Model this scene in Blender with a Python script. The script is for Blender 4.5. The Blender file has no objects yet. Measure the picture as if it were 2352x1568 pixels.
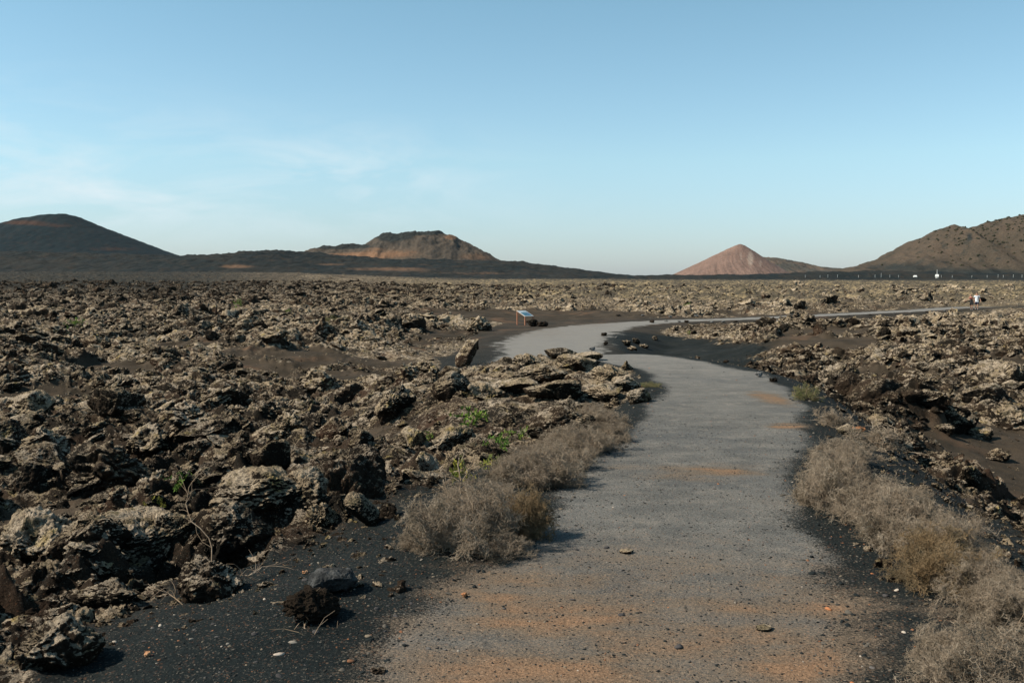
import bpy, bmesh, math, random
import numpy as np
from mathutils import Vector, Matrix, Euler

sc = bpy.context.scene
COL = sc.collection
rad = math.radians

# ------------------------------------------------------------------ camera
FPX = 996.0                       # focal length in pixels of a 1024 wide frame
PITCH = math.atan(66.0 / FPX)
EYE = 1.65
cam_d = bpy.data.cameras.new('camera')
cam = bpy.data.objects.new('camera', cam_d)
COL.objects.link(cam)
cam.location = (0, 0, EYE)
cam.rotation_euler = (math.pi / 2 - PITCH, 0, 0)
cam_d.sensor_width = 36.0
cam_d.lens = FPX * 36.0 / 1024.0
cam_d.clip_start = 0.05
cam_d.clip_end = 30000
sc.camera = cam

# ------------------------------------------------------------------ world, sun, exposure
SUN_EL, SUN_AZ = rad(43), rad(262)      # azimuth clockwise from +Y : light comes from the left, a little behind the camera
world = bpy.data.worlds.new('World')
sc.world = world
world.use_nodes = True
wn, wl = world.node_tree.nodes, world.node_tree.links
wn.clear()
w_out = wn.new('ShaderNodeOutputWorld')
w_bg = wn.new('ShaderNodeBackground')
w_sky = wn.new('ShaderNodeTexSky')
w_sky.sky_type = 'NISHITA'
w_sky.sun_disc = False
w_sky.sun_elevation = SUN_EL
w_sky.sun_rotation = SUN_AZ
w_sky.altitude = 200
w_sky.air_density = 1.15
w_sky.dust_density = 0.45
w_sky.ozone_density = 1.6
w_bg.inputs['Strength'].default_value = 0.116
# thin wisps of cloud, laid out by compass direction
geo = wn.new('ShaderNodeTexCoord')
sep = wn.new('ShaderNodeSeparateXYZ'); wl.new(geo.outputs['Generated'], sep.inputs[0])
def wmath(op, a, b=None, clamp=False):
    n = wn.new('ShaderNodeMath'); n.operation = op; n.use_clamp = clamp
    for i, v in enumerate((a, b)):
        if v is None: continue
        if isinstance(v, (int, float)): n.inputs[i].default_value = v
        else: wl.new(v, n.inputs[i])
    return n.outputs[0]
az = wmath('ARCTAN2', sep.outputs[0], sep.outputs[1])
el = wmath('ARCSINE', sep.outputs[2])
cmb = wn.new('ShaderNodeCombineXYZ')
wl.new(wmath('MULTIPLY', az, 1.0), cmb.inputs[0]); wl.new(wmath('MULTIPLY', el, 3.6), cmb.inputs[1])
nz = wn.new('ShaderNodeTexNoise'); nz.inputs['Scale'].default_value = 6.0; nz.inputs['Detail'].default_value = 9
nz.inputs['Roughness'].default_value = 0.62; nz.inputs['Distortion'].default_value = 0.5
wl.new(cmb.outputs[0], nz.inputs['Vector'])
cov = wmath('MULTIPLY', wmath('SUBTRACT', nz.outputs[0], 0.44), 2.6, True)
def bump_mask(v, centre, width):
    d = wmath('DIVIDE', wmath('SUBTRACT', v, centre), width)
    return wmath('EXPONENT', wmath('MULTIPLY', wmath('MULTIPLY', d, d), -1.0))
m1 = wmath('MULTIPLY', bump_mask(az, -0.50, 0.17), bump_mask(el, 0.115, 0.05))
m2 = wmath('MULTIPLY', bump_mask(az, -0.17, 0.13), bump_mask(el, 0.105, 0.035))
m3 = wmath('MULTIPLY', bump_mask(az, -0.40, 0.35), bump_mask(el, 0.065, 0.035))
mm = wmath('MULTIPLY', cov, wmath('MULTIPLY', wmath('ADD', wmath('ADD', m1, m2), m3), 0.95), True)
tint = wn.new('ShaderNodeMix'); tint.data_type = 'RGBA'; tint.blend_type = 'MULTIPLY'
tint.inputs[0].default_value = 1.0
wl.new(w_sky.outputs[0], tint.inputs[6]); 
tc_ = wn.new('ShaderNodeValToRGB'); wl.new(wmath('MULTIPLY', el, 2.5, True), tc_.inputs[0])
tc_.color_ramp.elements.new(.30)
for e_, (p_, c_) in zip(tc_.color_ramp.elements, [(0.0, (.50, .63, .93)), (.28, (.60, .81, .89)), (.95, (.43, .80, .76))]): e_.position = p_; e_.color = c_ + (1,)
wl.new(tc_.outputs[0], tint.inputs[7])
hsv = wn.new('ShaderNodeHueSaturation'); hsv.inputs['Saturation'].default_value = 0.86
wl.new(tint.outputs[2], hsv.inputs['Color'])
cl = wn.new('ShaderNodeMix'); cl.data_type = 'RGBA'
wl.new(mm, cl.inputs[0]); wl.new(hsv.outputs[0], cl.inputs[6]); cl.inputs[7].default_value = (4.5, 5.2, 5.5, 1)
wl.new(cl.outputs[2], w_bg.inputs[0]); wl.new(w_bg.outputs[0], w_out.inputs[0])

sun_d = bpy.data.lights.new('sun', 'SUN')
sun = bpy.data.objects.new('sun', sun_d); COL.objects.link(sun)
sun_d.energy = 5.0; sun_d.angle = rad(0.5); sun_d.color = (1.0, 0.91, 0.75)
sdir = Vector((math.sin(SUN_AZ) * math.cos(SUN_EL), math.cos(SUN_AZ) * math.cos(SUN_EL), math.sin(SUN_EL)))
sun.rotation_euler = sdir.to_track_quat('Z', 'Y').to_euler()
sun.location = (-30, -10, 60)
sc.view_settings.view_transform = 'Standard'
sc.view_settings.look = 'None'
sc.view_settings.gamma = 1
sc.view_settings.exposure = 0.55
sc.render.engine = 'CYCLES'
sc.cycles.max_bounces = 4
sc.cycles.diffuse_bounces = 2
sc.cycles.volume_bounces = 0
sc.cycles.use_denoising = True

# ------------------------------------------------------------------ numpy noise
_r = np.random.RandomState(7)
PERM = _r.permutation(4096).astype(np.int64)
PERM = np.concatenate([PERM, PERM])
_a = _r.rand(4096) * 2 * np.pi
G2 = np.stack([np.cos(_a), np.sin(_a)], 1).astype(np.float32)
_g = _r.randn(4096, 3); G3 = (_g / np.linalg.norm(_g, axis=1)[:, None]).astype(np.float32)
def fade(t): return t * t * t * (t * (t * 6 - 15) + 10)
def perlin2(x, y, seed=0):
    x = np.asarray(x, np.float64) + seed * 17.31; y = np.asarray(y, np.float64) - seed * 9.77
    xi = np.floor(x).astype(np.int64); yi = np.floor(y).astype(np.int64)
    xf = (x - xi).astype(np.float32); yf = (y - yi).astype(np.float32)
    u, v = fade(xf), fade(yf)
    def g(dx, dy):
        h = PERM[(PERM[(xi + dx) & 4095] + yi + dy) & 4095]
        gg = G2[h]
        return gg[..., 0] * (xf - dx) + gg[..., 1] * (yf - dy)
    a = g(0, 0); a += u * (g(1, 0) - a)
    b = g(0, 1); b += u * (g(1, 1) - b)
    return (a + v * (b - a)) * 1.5
def perlin3(p, seed=0):
    p = p + seed * 13.7
    i = np.floor(p).astype(np.int64); f = (p - i).astype(np.float32)
    u = fade(f)
    def g(dx, dy, dz):
        h = PERM[(PERM[(PERM[(i[:, 0] + dx) & 4095] + i[:, 1] + dy) & 4095] + i[:, 2] + dz) & 4095]
        gg = G3[h]
        return gg[:, 0] * (f[:, 0] - dx) + gg[:, 1] * (f[:, 1] - dy) + gg[:, 2] * (f[:, 2] - dz)
    def lx(dy, dz):
        a = g(0, dy, dz); return a + u[:, 0] * (g(1, dy, dz) - a)
    def ly(dz):
        a = lx(0, dz); return a + u[:, 1] * (lx(1, dz) - a)
    a = ly(0); return (a + u[:, 2] * (ly(1) - a)) * 1.6
def fbm2(x, y, n=4, seed=0, gain=0.5):
    s = 0; a = 1.0; t = 0
    for k in range(n):
        s = s + a * perlin2(x * 2 ** k, y * 2 ** k, seed + k * 3); t += a; a *= gain
    return s / t
def ss(a, b, x):
    t = np.clip((x - a) / (b - a), 0, 1); return t * t * (3 - 2 * t)

# ------------------------------------------------------------------ the lie of the land
H0 = 632.4; FD = FPX * 2352 / 1024       # the photograph measured at 2352 px wide
def P(px, py, Y):
    a = (px - 1176) / FD; b = (784 - py) / FD
    cp, sp = math.cos(PITCH), math.sin(PITCH)
    t = Y / (cp + b * sp)
    return (a * t, Y, EYE + t * (-sp + b * cp))

PATH = np.array([  # x, y, z, half width, left shoulder end, right shoulder end
    (0.25, -4, 0, 1.2, 2.0, 2.4), (0.22, 0, 0, 1.15, 2.0, 2.4), (0.32, 2.5, 0, 1.12, 2.1, 2.5), (0.42, 4, 0, 1.08, 2.4, 2.4), (0.66, 5, 0, 1.02, 2.4, 2.3),
    (0.98, 6.2, 0, .96, 2.1, 2.2), (1.37, 8, 0, .90, 1.7, 2.3), (2.1, 10.3, 0, .95, 1.3, 2.3), (2.8, 13, 0, .98, 1.15, 2.1), (3.2, 15.4, 0, 1.0, 1.1, 2.0),
    (3.15, 17.3, 0, 1.0, 1.0, 1.9), (2.6, 19.4, 0, 1.0, 1.0, 1.9), (1.75, 21.6, -.08, 1.05, 1.1, 2.2), (1.0, 25, -.48, 1.2, 1.5, 3.0), (.8, 30, -1.05, 1.5, 2.4, 3.6), (1.1, 36, -1.5, 1.9, 3.6, 4),
    (1.7, 42, -1.75, 2.4, 4.2, 3.4), (2.0, 50, -1.84, 2.9, 4.2, 3.7), (2.9, 58, -1.88, 3.0, 5.0, 3.9), (4.8, 66, -1.92, 2.9, 6.5, 4.2), (7.8, 73, -1.95, 2.2, 8.5, 4.2),
    (12.5, 76.8, -1.86, 1.7, 7, 3.8), (18.5, 79, -1.78, 1.4, 5, 3), (27, 85.5, -1.74, 1.4, 4, 2.6), (38, 95, -1.72, 1.4, 4, 2.5), (49, 105.5, -1.70, 1.5, 3, 2.4), (60, 113, -2.05, .8, 2.2, 1.6),
    (78, 122, -2.3, .6, 1.5, 1.2), (120, 140, -2.3, .5, 1.5, 1.2)], float)
def resample(P_, n):
    t = np.arange(len(P_)); tt = np.linspace(0, len(P_) - 1, n)
    out = []
    for c in range(P_.shape[1]):               # Catmull-Rom through the points
        v = P_[:, c]; i = np.clip(tt.astype(int), 0, len(P_) - 2); f = tt - i
        p0 = v[np.clip(i - 1, 0, None)]; p1 = v[i]; p2 = v[i + 1]; p3 = v[np.clip(i + 2, None, len(v) - 1)]
        out.append(.5 * ((2 * p1) + (-p0 + p2) * f + (2 * p0 - 5 * p1 + 4 * p2 - p3) * f ** 2 + (-p0 + 3 * p1 - 3 * p2 + p3) * f ** 3))
    return np.stack(out, 1)
PT = resample(PATH, 460)
GX0, GX1, GY0, GY1, GS = -34.0, 96.0, -3.0, 145.0, 0.2
gx = np.arange(GX0, GX1, GS); gy = np.arange(GY0, GY1, GS)
GXX, GYY = np.meshgrid(gx, gy)
best = np.full(GXX.shape, 1e9); bi = np.zeros(GXX.shape, int); side = np.zeros(GXX.shape)
for i in range(len(PT) - 1):
    ax, ay = PT[i, :2]; dx, dy = PT[i + 1, :2] - PT[i, :2]
    t = np.clip(((GXX - ax) * dx + (GYY - ay) * dy) / (dx * dx + dy * dy + 1e-9), 0, 1)
    ex = GXX - ax - t * dx; ey = GYY - ay - t * dy
    d = ex * ex + ey * ey
    m = d < best
    best[m] = d[m]; bi[m] = i; side[m] = np.sign(dx * ey - dy * ex)[m]
G_d = np.sqrt(best) * side                      # > 0 : left of the path
G_z = PT[bi, 2]; G_w = PT[bi, 3]; G_l = PT[bi, 4]; G_r = PT[bi, 5]
def blur(a, n):
    for _ in range(n):
        a = (a + np.roll(a, 1, 0) + np.roll(a, -1, 0) + np.roll(a, 1, 1) + np.roll(a, -1, 1)) / 5
    return a
G_z = blur(G_z, 20); G_w = blur(G_w, 20); G_l = blur(G_l, 20); G_r = blur(G_r, 20)

CTRL = [(-2.18, 4.6, -.28), (-3, 6, -.62), (-1.3, 6.8, -.25), (-4, 8.5, -1.15), (-5.5, 12, -1.75), (-2.6, 9.5, -.72), (-1, 9.5, -.28), (-3.2, 14, -1.15), (-8.5, 17, -1.7), (0, 14, -.28),
        (-1.6, 18, -.55), (-4.5, 22, -1.5), (-10.5, 25, -1.75), (-3.5, 30, -1.85), (-15, 35, -1.7), (-1.5, 38, -1.95), (-8, 45, -1.7), (-22, 50, -1.6), (-5, 62, -2.0), (-28, 75, -1.7), (-12, 80, -1.8),
        (-.4, 21, -.38), (1.2, 18, -.06), (0.1, 18.5, -.12), (1.6, 15, -.1), (-.8, 23.5, -.9), (-1.2, 27, -1.15), (-7, 3, -.9), (-12, 10, -1.6), (-20, 18, -1.8), (-2.5, 1, -.4), (-8, -3, -1), (-25, 0, -1.8),
        (3.6, 3, -.25), (3.6, 5, -.25), (3.9, 7, -.45), (5.2, 9, -1.2), (7, 8, -1.7), (7.2, 13, -1.7), (8.5, 17, -1.75), (6.6, 20, -1.0), (6.0, 24, -1.2), (9, 26, -1.7), (12, 20, -1.9), (14, 12, -1.7), (20, 25, -1.8),
        (7.6, 36, -2.2), (9.6, 46, -2.55), (9.8, 54, -2.6), (9.0, 61, -2.45), (13.5, 50, -1.75), (17, 58, -1.55), (20, 45, -1.75), (14, 36, -2.0), (20, 33, -2.2), (30, 45, -2.2), (26, 62, -1.9), (40, 75, -2.1),
        (40, 45, -1.6), (50, 70, -2.0), (14, 66, -2.1), (24, 72, -2.0), (10, 100, -1.95), (0, 95, -1.9), (30, 110, -2.0), (60, 90, -2.0), (-25, 110, -1.8), (-34, 140, -1.8), (20, 145, -2), (95, 145, -2), (95, 60, -1.9), (95, 0, -1.9), (55, 20, -1.8), (30, 0, -1.9)]
CT = np.array(CTRL)
def tps(r2): return np.where(r2 > 1e-12, 0.5 * r2 * np.log(r2 + 1e-12), 0)
n = len(CT); A = np.zeros((n + 3, n + 3))
dd = ((CT[:, None, :2] - CT[None, :, :2]) ** 2).sum(2); A[:n, :n] = tps(dd) + np.eye(n) * 0.6
A[:n, n] = 1; A[:n, n + 1:] = CT[:, :2]; A[n, :n] = 1; A[n + 1:, :n] = CT[:, :2].T
wts = np.linalg.solve(A, np.concatenate([CT[:, 2], np.zeros(3)]))
G_f = wts[n] + wts[n + 1] * GXX + wts[n + 2] * GYY
for k in range(n):
    G_f += wts[k] * tps((GXX - CT[k, 0]) ** 2 + (GYY - CT[k, 1]) ** 2)
G_f = np.clip(G_f, -3.2, 0.4)
def bil(G, x, y):
    u = np.clip((x - GX0) / GS, 0, len(gx) - 1.001); v = np.clip((y - GY0) / GS, 0, len(gy) - 1.001)
    i = u.astype(int); j = v.astype(int); fu = u - i; fv = v - j
    return (G[j, i] * (1 - fu) + G[j, i + 1] * fu) * (1 - fv) + (G[j + 1, i] * (1 - fu) + G[j + 1, i + 1] * fu) * fv

# ash hollows and bare patches (x, y, rx, ry) that stay free of lava
BARE = [(9.0, 53, 3.7, 11.5), (7.0, 66, 3.2, 6), (1.5, 88, 12, 12), (30, 88, 9, 5), (-3.9, 23, 1.2, 3.6), (-8.0, 40, 8, 3.5), (-13, 27, 3.0, 4), (-5.0, 33, 5, 3), (-1.6, 30, 1.6, 5),
        (12.5, 19, 3.2, 2.6), (16, 34, 5, 3), (-2.2, 14.5, .8, 1.6), (30, 36, 8, 4), (-1.3, 12.4, .9, .8), (20, 55, 4, 3)]
def damping(x, y, ad, sh, r, inside):
    k = 1 - .62 * ss(1.35, .8, np.hypot((x - .1) / 3.0, (y - 17) / 6.5))
    k2 = .30 + .70 * ss(0, 1, (ad - sh - .5) / 7.0)
    return np.where(inside & (r > 30), np.minimum(k, k2), k)
def fields(x, y):
    """height and ground-cover weights at world points"""
    x = np.asarray(x, float); y = np.asarray(y, float)
    r = np.hypot(x, y)
    d = bil(G_d, x, y); ad = np.abs(d); zp = bil(G_z, x, y); hw = bil(G_w, x, y)
    sh = np.where(d > 0, bil(G_l, x, y), bil(G_r, x, y))
    inside = (x > GX0) & (x < GX1) & (y > GY0) & (y < GY1)
    near = 1 - ss(95, 135, r)
    near = near * np.where(inside, 1, 0)
    wob = fbm2(x * .45, y * .45, 3, 40) 
    zf = bil(G_f, x, y)
    left = ss(.05, .28, -np.arctan2(x, y) + .02)
    zfar = -2.0 + .7 * fbm2(x / 55, y / 55, 3, 11) * ss(80, 160, r) + left * ss(160, 620, r) * 4.2 + 1.2 * ss(.30, -.1, np.arctan2(x, y)) * ss(300, 900, r)
    w = 1 - ss(85, 150, r)
    w = w * ss(GX0, GX0 + 12, x) * (1 - ss(GX1 - 12, GX1, x)) * ss(GY0 - .5, GY0 + .1, y)
    base = zf * w + zfar * (1 - w)
    und = (1 - .7 * ss(2.2, .6, np.hypot((x - .1) / 3.2, (y - 17) / 6))) * .42 * fbm2(x / 7.5, y / 7.5, 3, 3) + .16 * fbm2(x / 2.4, y / 2.4, 2, 5)
    offp = ss(0, 1, (ad - sh * .85) / (1.2 + .35 * sh))
    offp = np.where(inside, offp, 1)
    far_f = .6 + .4 * ss(0, 40, r)
    base = base + und * offp * far_f
    damp = damping(x, y, ad, sh, r, inside)
    for qx, qy, qr, qd in ((-5.1, 11.4, .50, 1.1), (-2.0, 6.25, .26, .6), (-4.3, 13.6, .3, .6), (-6.9, 13.0, .4, .7), (-2.6, 16.5, .35, .6), (-3.6, 8.8, .25, .5)):
        base = base - qd * ss(1.45, .75, np.hypot((x - qx) / qr * .8, (y - qy) / qr) + .3 * wob)
    # lava cover
    clump = fbm2(x / 5.2 + .3 * wob, y / 6.5, 3, 21) + .35 * fbm2(x / 1.7, y / 1.9, 2, 27)
    lava = ss(-.16, .16, clump + .10 - .04 * ss(2, 5, x) * (1 - ss(50, 80, y)) + .14 * ss(35, 110, r) - .1 * ss(0, 1, x / 30) * ss(60, 120, r))
    bare = np.zeros_like(x)
    for kb, (bx, by, rx, ry) in enumerate(BARE):
        f_ = 1.0 if kb < 4 else .55
        q = ((x - bx) / rx / f_) ** 2 + ((y - by) / ry / f_) ** 2
        bare = np.maximum(bare, (1 - ss(.55, 1.35, q + .6 * wob)) * (1.0 if kb < 4 else .7))
    edge = ss(0, 1, (ad - sh - .35 * wob) / .5)
    edge = np.where(inside, edge, 1)
    for bx, by, rx, ry in ((-8, 19.5, 6.5, 5.5), (-4.5, 17, 3, 3), (-13, 30, 6, 3)):
        lava = np.maximum(lava, .82 * ss(1.2, .6, ((x - bx) / rx) ** 2 + ((y - by) / ry) ** 2 + .5 * wob + .9 * clump * -1 - .1))
    lava = lava * edge * (1 - bare * .96)
    # rugged crust
    wx = x + .25 * perlin2(x * 1.3, y * 1.3, 50); wy = y + .25 * perlin2(x * 1.3, y * 1.3, 51)
    r1 = 1 - np.abs(perlin2(wx / 1.7, wy / 1.9, 60)) * 2.0
    r2 = 1 - np.abs(perlin2(wx / .62, wy / .68, 62)) * 2.0
    r3 = perlin2(wx / .25, wy / .26, 64)
    r4 = perlin2(x / .11, y / .11, 65)
    r1 = np.clip(r1, -1, 1); r2 = np.clip(r2, -1, 1)
    r3b = 1 - np.abs(perlin2(wx / .27, wy / .29, 66)) * 2.4; r5 = perlin2(x / .05, y / .05, 67)
    rough = .30 * r1 * np.clip(r1, 0, 1) + .20 * r2 + (.07 * r3 + .09 * r3b) * (1 - ss(60, 160, r)) + .05 * r4 * (1 - ss(15, 40, r)) + .02 * r5 * (1 - ss(8, 16, r))
    rough2 = .9 * perlin2(x / 6.0, y / 9.0, 70) * np.abs(perlin2(x / 3.0, y / 4.0, 71)) * ss(90, 200, r)
    rough = rough + rough2
    # smooth path surface inside the shoulders
    k = np.where(inside, ss(0, 1, (ad - hw * 1.02) / np.maximum(sh * 1.55 - hw, .4)), 1)
    z = zp * (1 - k) + base * k
    z = z + damp * lava * ss(0, 2, ad - sh) * .42 * perlin2(x / 2.6, y / 3.4, 73)
    z = z + damp * lava * rough * (.85 + .5 * ss(60, 200, r)) * (.35 + .65 * ss(0, 1, (ad - sh) / 1.2))
    micro = .008 * perlin2(x / .5, y / .5, 80) + .007 * perlin2(x / .17, y / .17, 81) + .007 * perlin2(x / 1.7, y / 1.7, 82)
    z = z + k * (1 - .8 * lava) * (.030 * perlin2(x / .75, y / .75, 84) + .018 * perlin2(x / .28, y / .28, 85)) * (1 - ss(30, 70, r))
    z = z + micro * (1 - .45 * (1 - k))
    tread = 1 - ss(-.46, .26, (ad - hw) / hw * 1.0 + .28 * fbm2(x / .8, y / 1.4, 3, 90))
    tread = np.where(inside, tread, 0)
    black = (1 - ss(-.1, 1.5, (ad - sh - .3 * wob) / 1.0)) * (1 - .65 * ss(20, 70, r))
    hol = 1 - ss(.6, 1.3, ((x - 8.8) / 4.3) ** 2 + ((y - 52) / 13) ** 2 + .3 * wob)
    black = np.where(inside, np.maximum(black, hol * .95), 0)
    return z, tread, black, lava, d

def H(x, y): return float(fields(np.array([float(x)]), np.array([float(y)]))[0][0])
def hit(px, py, y0=3.0, y1=400.0):
    """where the line of sight through a point of the photograph meets the land"""
    Y = np.exp(np.linspace(math.log(y0), math.log(y1), 1500))
    a = (px - 1176) / FD; b = (784 - py) / FD
    cp, sp = math.cos(PITCH), math.sin(PITCH)
    t = Y / (cp + b * sp); X = a * t; Z = EYE + t * (-sp + b * cp)
    z = fields(X, Y)[0]
    i = np.argmax(z >= Z)
    return float(X[i]), float(Y[i]), float(z[i])

# ------------------------------------------------------------------ mesh and naming helpers
def mesh_from(name, co, faces, mat=None, smooth=True, nper=4):
    me = bpy.data.meshes.new(name)
    co = np.ascontiguousarray(co, np.float32); faces = np.ascontiguousarray(faces, np.int32)
    me.vertices.add(len(co)); me.vertices.foreach_set('co', co.ravel())
    k = faces.shape[1]
    me.loops.add(faces.size); me.loops.foreach_set('vertex_index', faces.ravel())
    me.polygons.add(len(faces)); me.polygons.foreach_set('loop_start', np.arange(0, faces.size, k, dtype=np.int32))
    me.update(calc_edges=True)
    if smooth: me.polygons.foreach_set('use_smooth', np.ones(len(faces), bool))
    if mat: me.materials.append(mat)
    return me
def attr(me, name, v):
    a = me.attributes.new(name, 'FLOAT', 'POINT'); a.data.foreach_set('value', np.ascontiguousarray(v, np.float32))
def link(name, data, parent=None, loc=(0, 0, 0), rot=(0, 0, 0), scale=(1, 1, 1)):
    o = bpy.data.objects.new(name, data); COL.objects.link(o)
    o.parent = parent; o.location = loc; o.rotation_euler = rot; o.scale = scale
    return o
def tag(o, label=None, cat=None, group=None, kind=None):
    if label: o['label'] = label
    if cat: o['category'] = cat
    if group: o['group'] = group
    if kind: o['kind'] = kind
    return o

# ------------------------------------------------------------------ materials
class NT:
    def __init__(s, name):
        s.m = bpy.data.materials.new(name); s.m.use_nodes = True
        s.n, s.l = s.m.node_tree.nodes, s.m.node_tree.links
        s.b = s.n['Principled BSDF']; s.b.inputs['Specular IOR Level'].default_value = 0.06; s.b.inputs['Roughness'].default_value = .95
        s.out = s.n['Material Output']
        s.pos = s.n.new('ShaderNodeNewGeometry').outputs
    def set(s, inp, v):
        if isinstance(v, (int, float)): inp.default_value = v
        elif isinstance(v, tuple): inp.default_value = v if len(v) == 4 or inp.type == 'VECTOR' else v + (1,)
        else: s.l.new(v, inp)
    def math(s, op, a, b=0.0, clamp=False):
        n = s.n.new('ShaderNodeMath'); n.operation = op; n.use_clamp = clamp
        s.set(n.inputs[0], a); s.set(n.inputs[1], b); return n.outputs[0]
    def mix(s, f, a, b, mode='MIX'):
        n = s.n.new('ShaderNodeMix'); n.data_type = 'RGBA'; n.blend_type = mode
        s.set(n.inputs[0], f); s.set(n.inputs[6], a); s.set(n.inputs[7], b); return n.outputs[2]
    def noise(s, scale, detail=4, rough=.55, vec=None, dist=0, col=False):
        n = s.n.new('ShaderNodeTexNoise'); n.inputs['Scale'].default_value = scale; n.inputs['Detail'].default_value = detail
        n.inputs['Roughness'].default_value = rough; n.inputs['Distortion'].default_value = dist
        s.l.new(vec if vec is not None else s.pos['Position'], n.inputs['Vector']); return n.outputs[1 if col else 0]
    def voro(s, scale, out='Distance', vec=None, feature='F1', rnd=1):
        n = s.n.new('ShaderNodeTexVoronoi'); n.inputs['Scale'].default_value = scale; n.feature = feature; n.inputs['Randomness'].default_value = rnd
        s.l.new(vec if vec is not None else s.pos['Position'], n.inputs['Vector']); return n.outputs[out]
    def step(s, v, a, b, lo=0.0, hi=1.0):
        n = s.n.new('ShaderNodeMapRange'); n.interpolation_type = 'SMOOTHSTEP'
        s.set(n.inputs[0], v)
        for i, q in enumerate((a, b, lo, hi)): n.inputs[i + 1].default_value = q
        return n.outputs[0]
    def attr(s, name):
        n = s.n.new('ShaderNodeAttribute'); n.attribute_name = name; return n.outputs['Fac']
    def scalev(s, vec, k):
        n = s.n.new('ShaderNodeVectorMath'); n.operation = 'MULTIPLY'; s.l.new(vec, n.inputs[0]); n.inputs[1].default_value = k; return n.outputs[0]
    def bump(s, h, strength=1, dist=.01, prev=None):
        n = s.n.new('ShaderNodeBump'); n.inputs['Strength'].default_value = strength; n.inputs['Distance'].default_value = dist
        s.l.new(h, n.inputs['Height'])
        if prev is not None: s.l.new(prev, n.inputs['Normal'])
        return n.outputs[0]
    def ramp(s, v, stops, const=False):
        n = s.n.new('ShaderNodeValToRGB'); r = n.color_ramp
        if const: r.interpolation = 'CONSTANT'
        while len(r.elements) < len(stops): r.elements.new(.5)
        for e, (p, c) in zip(r.elements, stops): e.position = p; e.color = c + (1,)
        s.l.new(v, n.inputs[0]); return n.outputs[0]

LICH_A = (.39, .295, .195); LICH_B = (.53, .425, .32); LICH_Y = (.40, .29, .10); LICH_G = (.21, .165, .10)
ROCK_D = (.016, .013, .010); ROCK_B = (.038, .026, .018)
def rock_colour(t, upness, amount, fine=True):
    """bare clinker with crusts of pale and yellow lichen on the upper faces"""
    p = t.pos['Position']
    base = t.mix(t.step(t.noise(1.3, 3), .42, .62), ROCK_D, ROCK_B)
    base = t.mix(t.step(t.noise(.5, 2), .58, .70), base, (.050, .030, .020))
    blot = t.noise(5.0, 6, .68); grain = t.noise(38.0, 3, .7)
    f = t.math('ADD', t.math('MULTIPLY', upness, .62), t.math('MULTIPLY', t.math('SUBTRACT', blot, .5), 1.9))
    f = t.math('ADD', f, t.math('MULTIPLY', t.math('SUBTRACT', grain, .5), 2.0))
    f = t.math('ADD', f, amount)
    lich = t.step(f, .27, .48)
    lc = t.mix(t.step(t.noise(2.1, 3), .4, .6), LICH_A, LICH_B)
    lc = t.mix(t.step(t.noise(7.3, 4), .52, .63), lc, LICH_G)
    lc = t.mix(t.step(t.noise(3.7, 4, .6), .58, .70, 0, .8), lc, LICH_Y)
    lc = t.mix(t.step(grain, .40, .62, .0, .7), lc, (.075, .058, .045))
    return t.mix(lich, base, lc), lich

def make_rock_mat(name, bias=0.0):
    t = NT(name)
    nrm = t.n.new('ShaderNodeSeparateXYZ'); t.l.new(t.pos['Normal'], nrm.inputs[0])
    sp = t.n.new('ShaderNodeSeparateXYZ'); t.l.new(t.pos['Position'], sp.inputs[0])
    up = t.step(nrm.outputs[2], .0, .85)
    rnd = t.n.new('ShaderNodeObjectInfo').outputs['Random']
    # lichen grows thicker towards the middle of the plain, thins out on the young lava far to the left
    patch = t.math('MULTIPLY', t.math('SUBTRACT', t.noise(.09, 3, .6), .5), .9)
    am = t.math('ADD', t.math('MULTIPLY', t.math('SUBTRACT', rnd, .5), .34), patch)
    thin = t.step(t.math('ADD', t.math('MULTIPLY', sp.outputs[0], -.55), t.math('MULTIPLY', sp.outputs[1], .30)), 18, 75, 0, -.36)
    am = t.math('ADD', am, thin)
    rgt = t.math('MULTIPLY', t.step(sp.outputs[0], 1, 6), t.step(t.math('ADD', sp.outputs[0], sp.outputs[1]), 50, 130, -.13, .12))
    am = t.math('ADD', am, t.math('ADD', rgt, bias - .10))
    c, lich = rock_colour(t, up, am)
    t.l.new(c, t.b.inputs['Base Color'])
    h = t.math('ADD', t.noise(26, 7, .75), t.math('MULTIPLY', t.step(t.voro(34), 0.0, .45), .5)); b1 = t.bump(h, 1.0, .045)
    b2 = t.bump(t.noise(110, 4, .7), .8, .008, b1)
    t.l.new(b2, t.b.inputs['Normal'])
    return t.m
M_ROCK = make_rock_mat('lava_rock', .0)
M_ROCK_DARK = make_rock_mat('bare_lava_rock', -.75)
M_ROCK_PALE = make_rock_mat('lichen_rock', .30)

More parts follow.
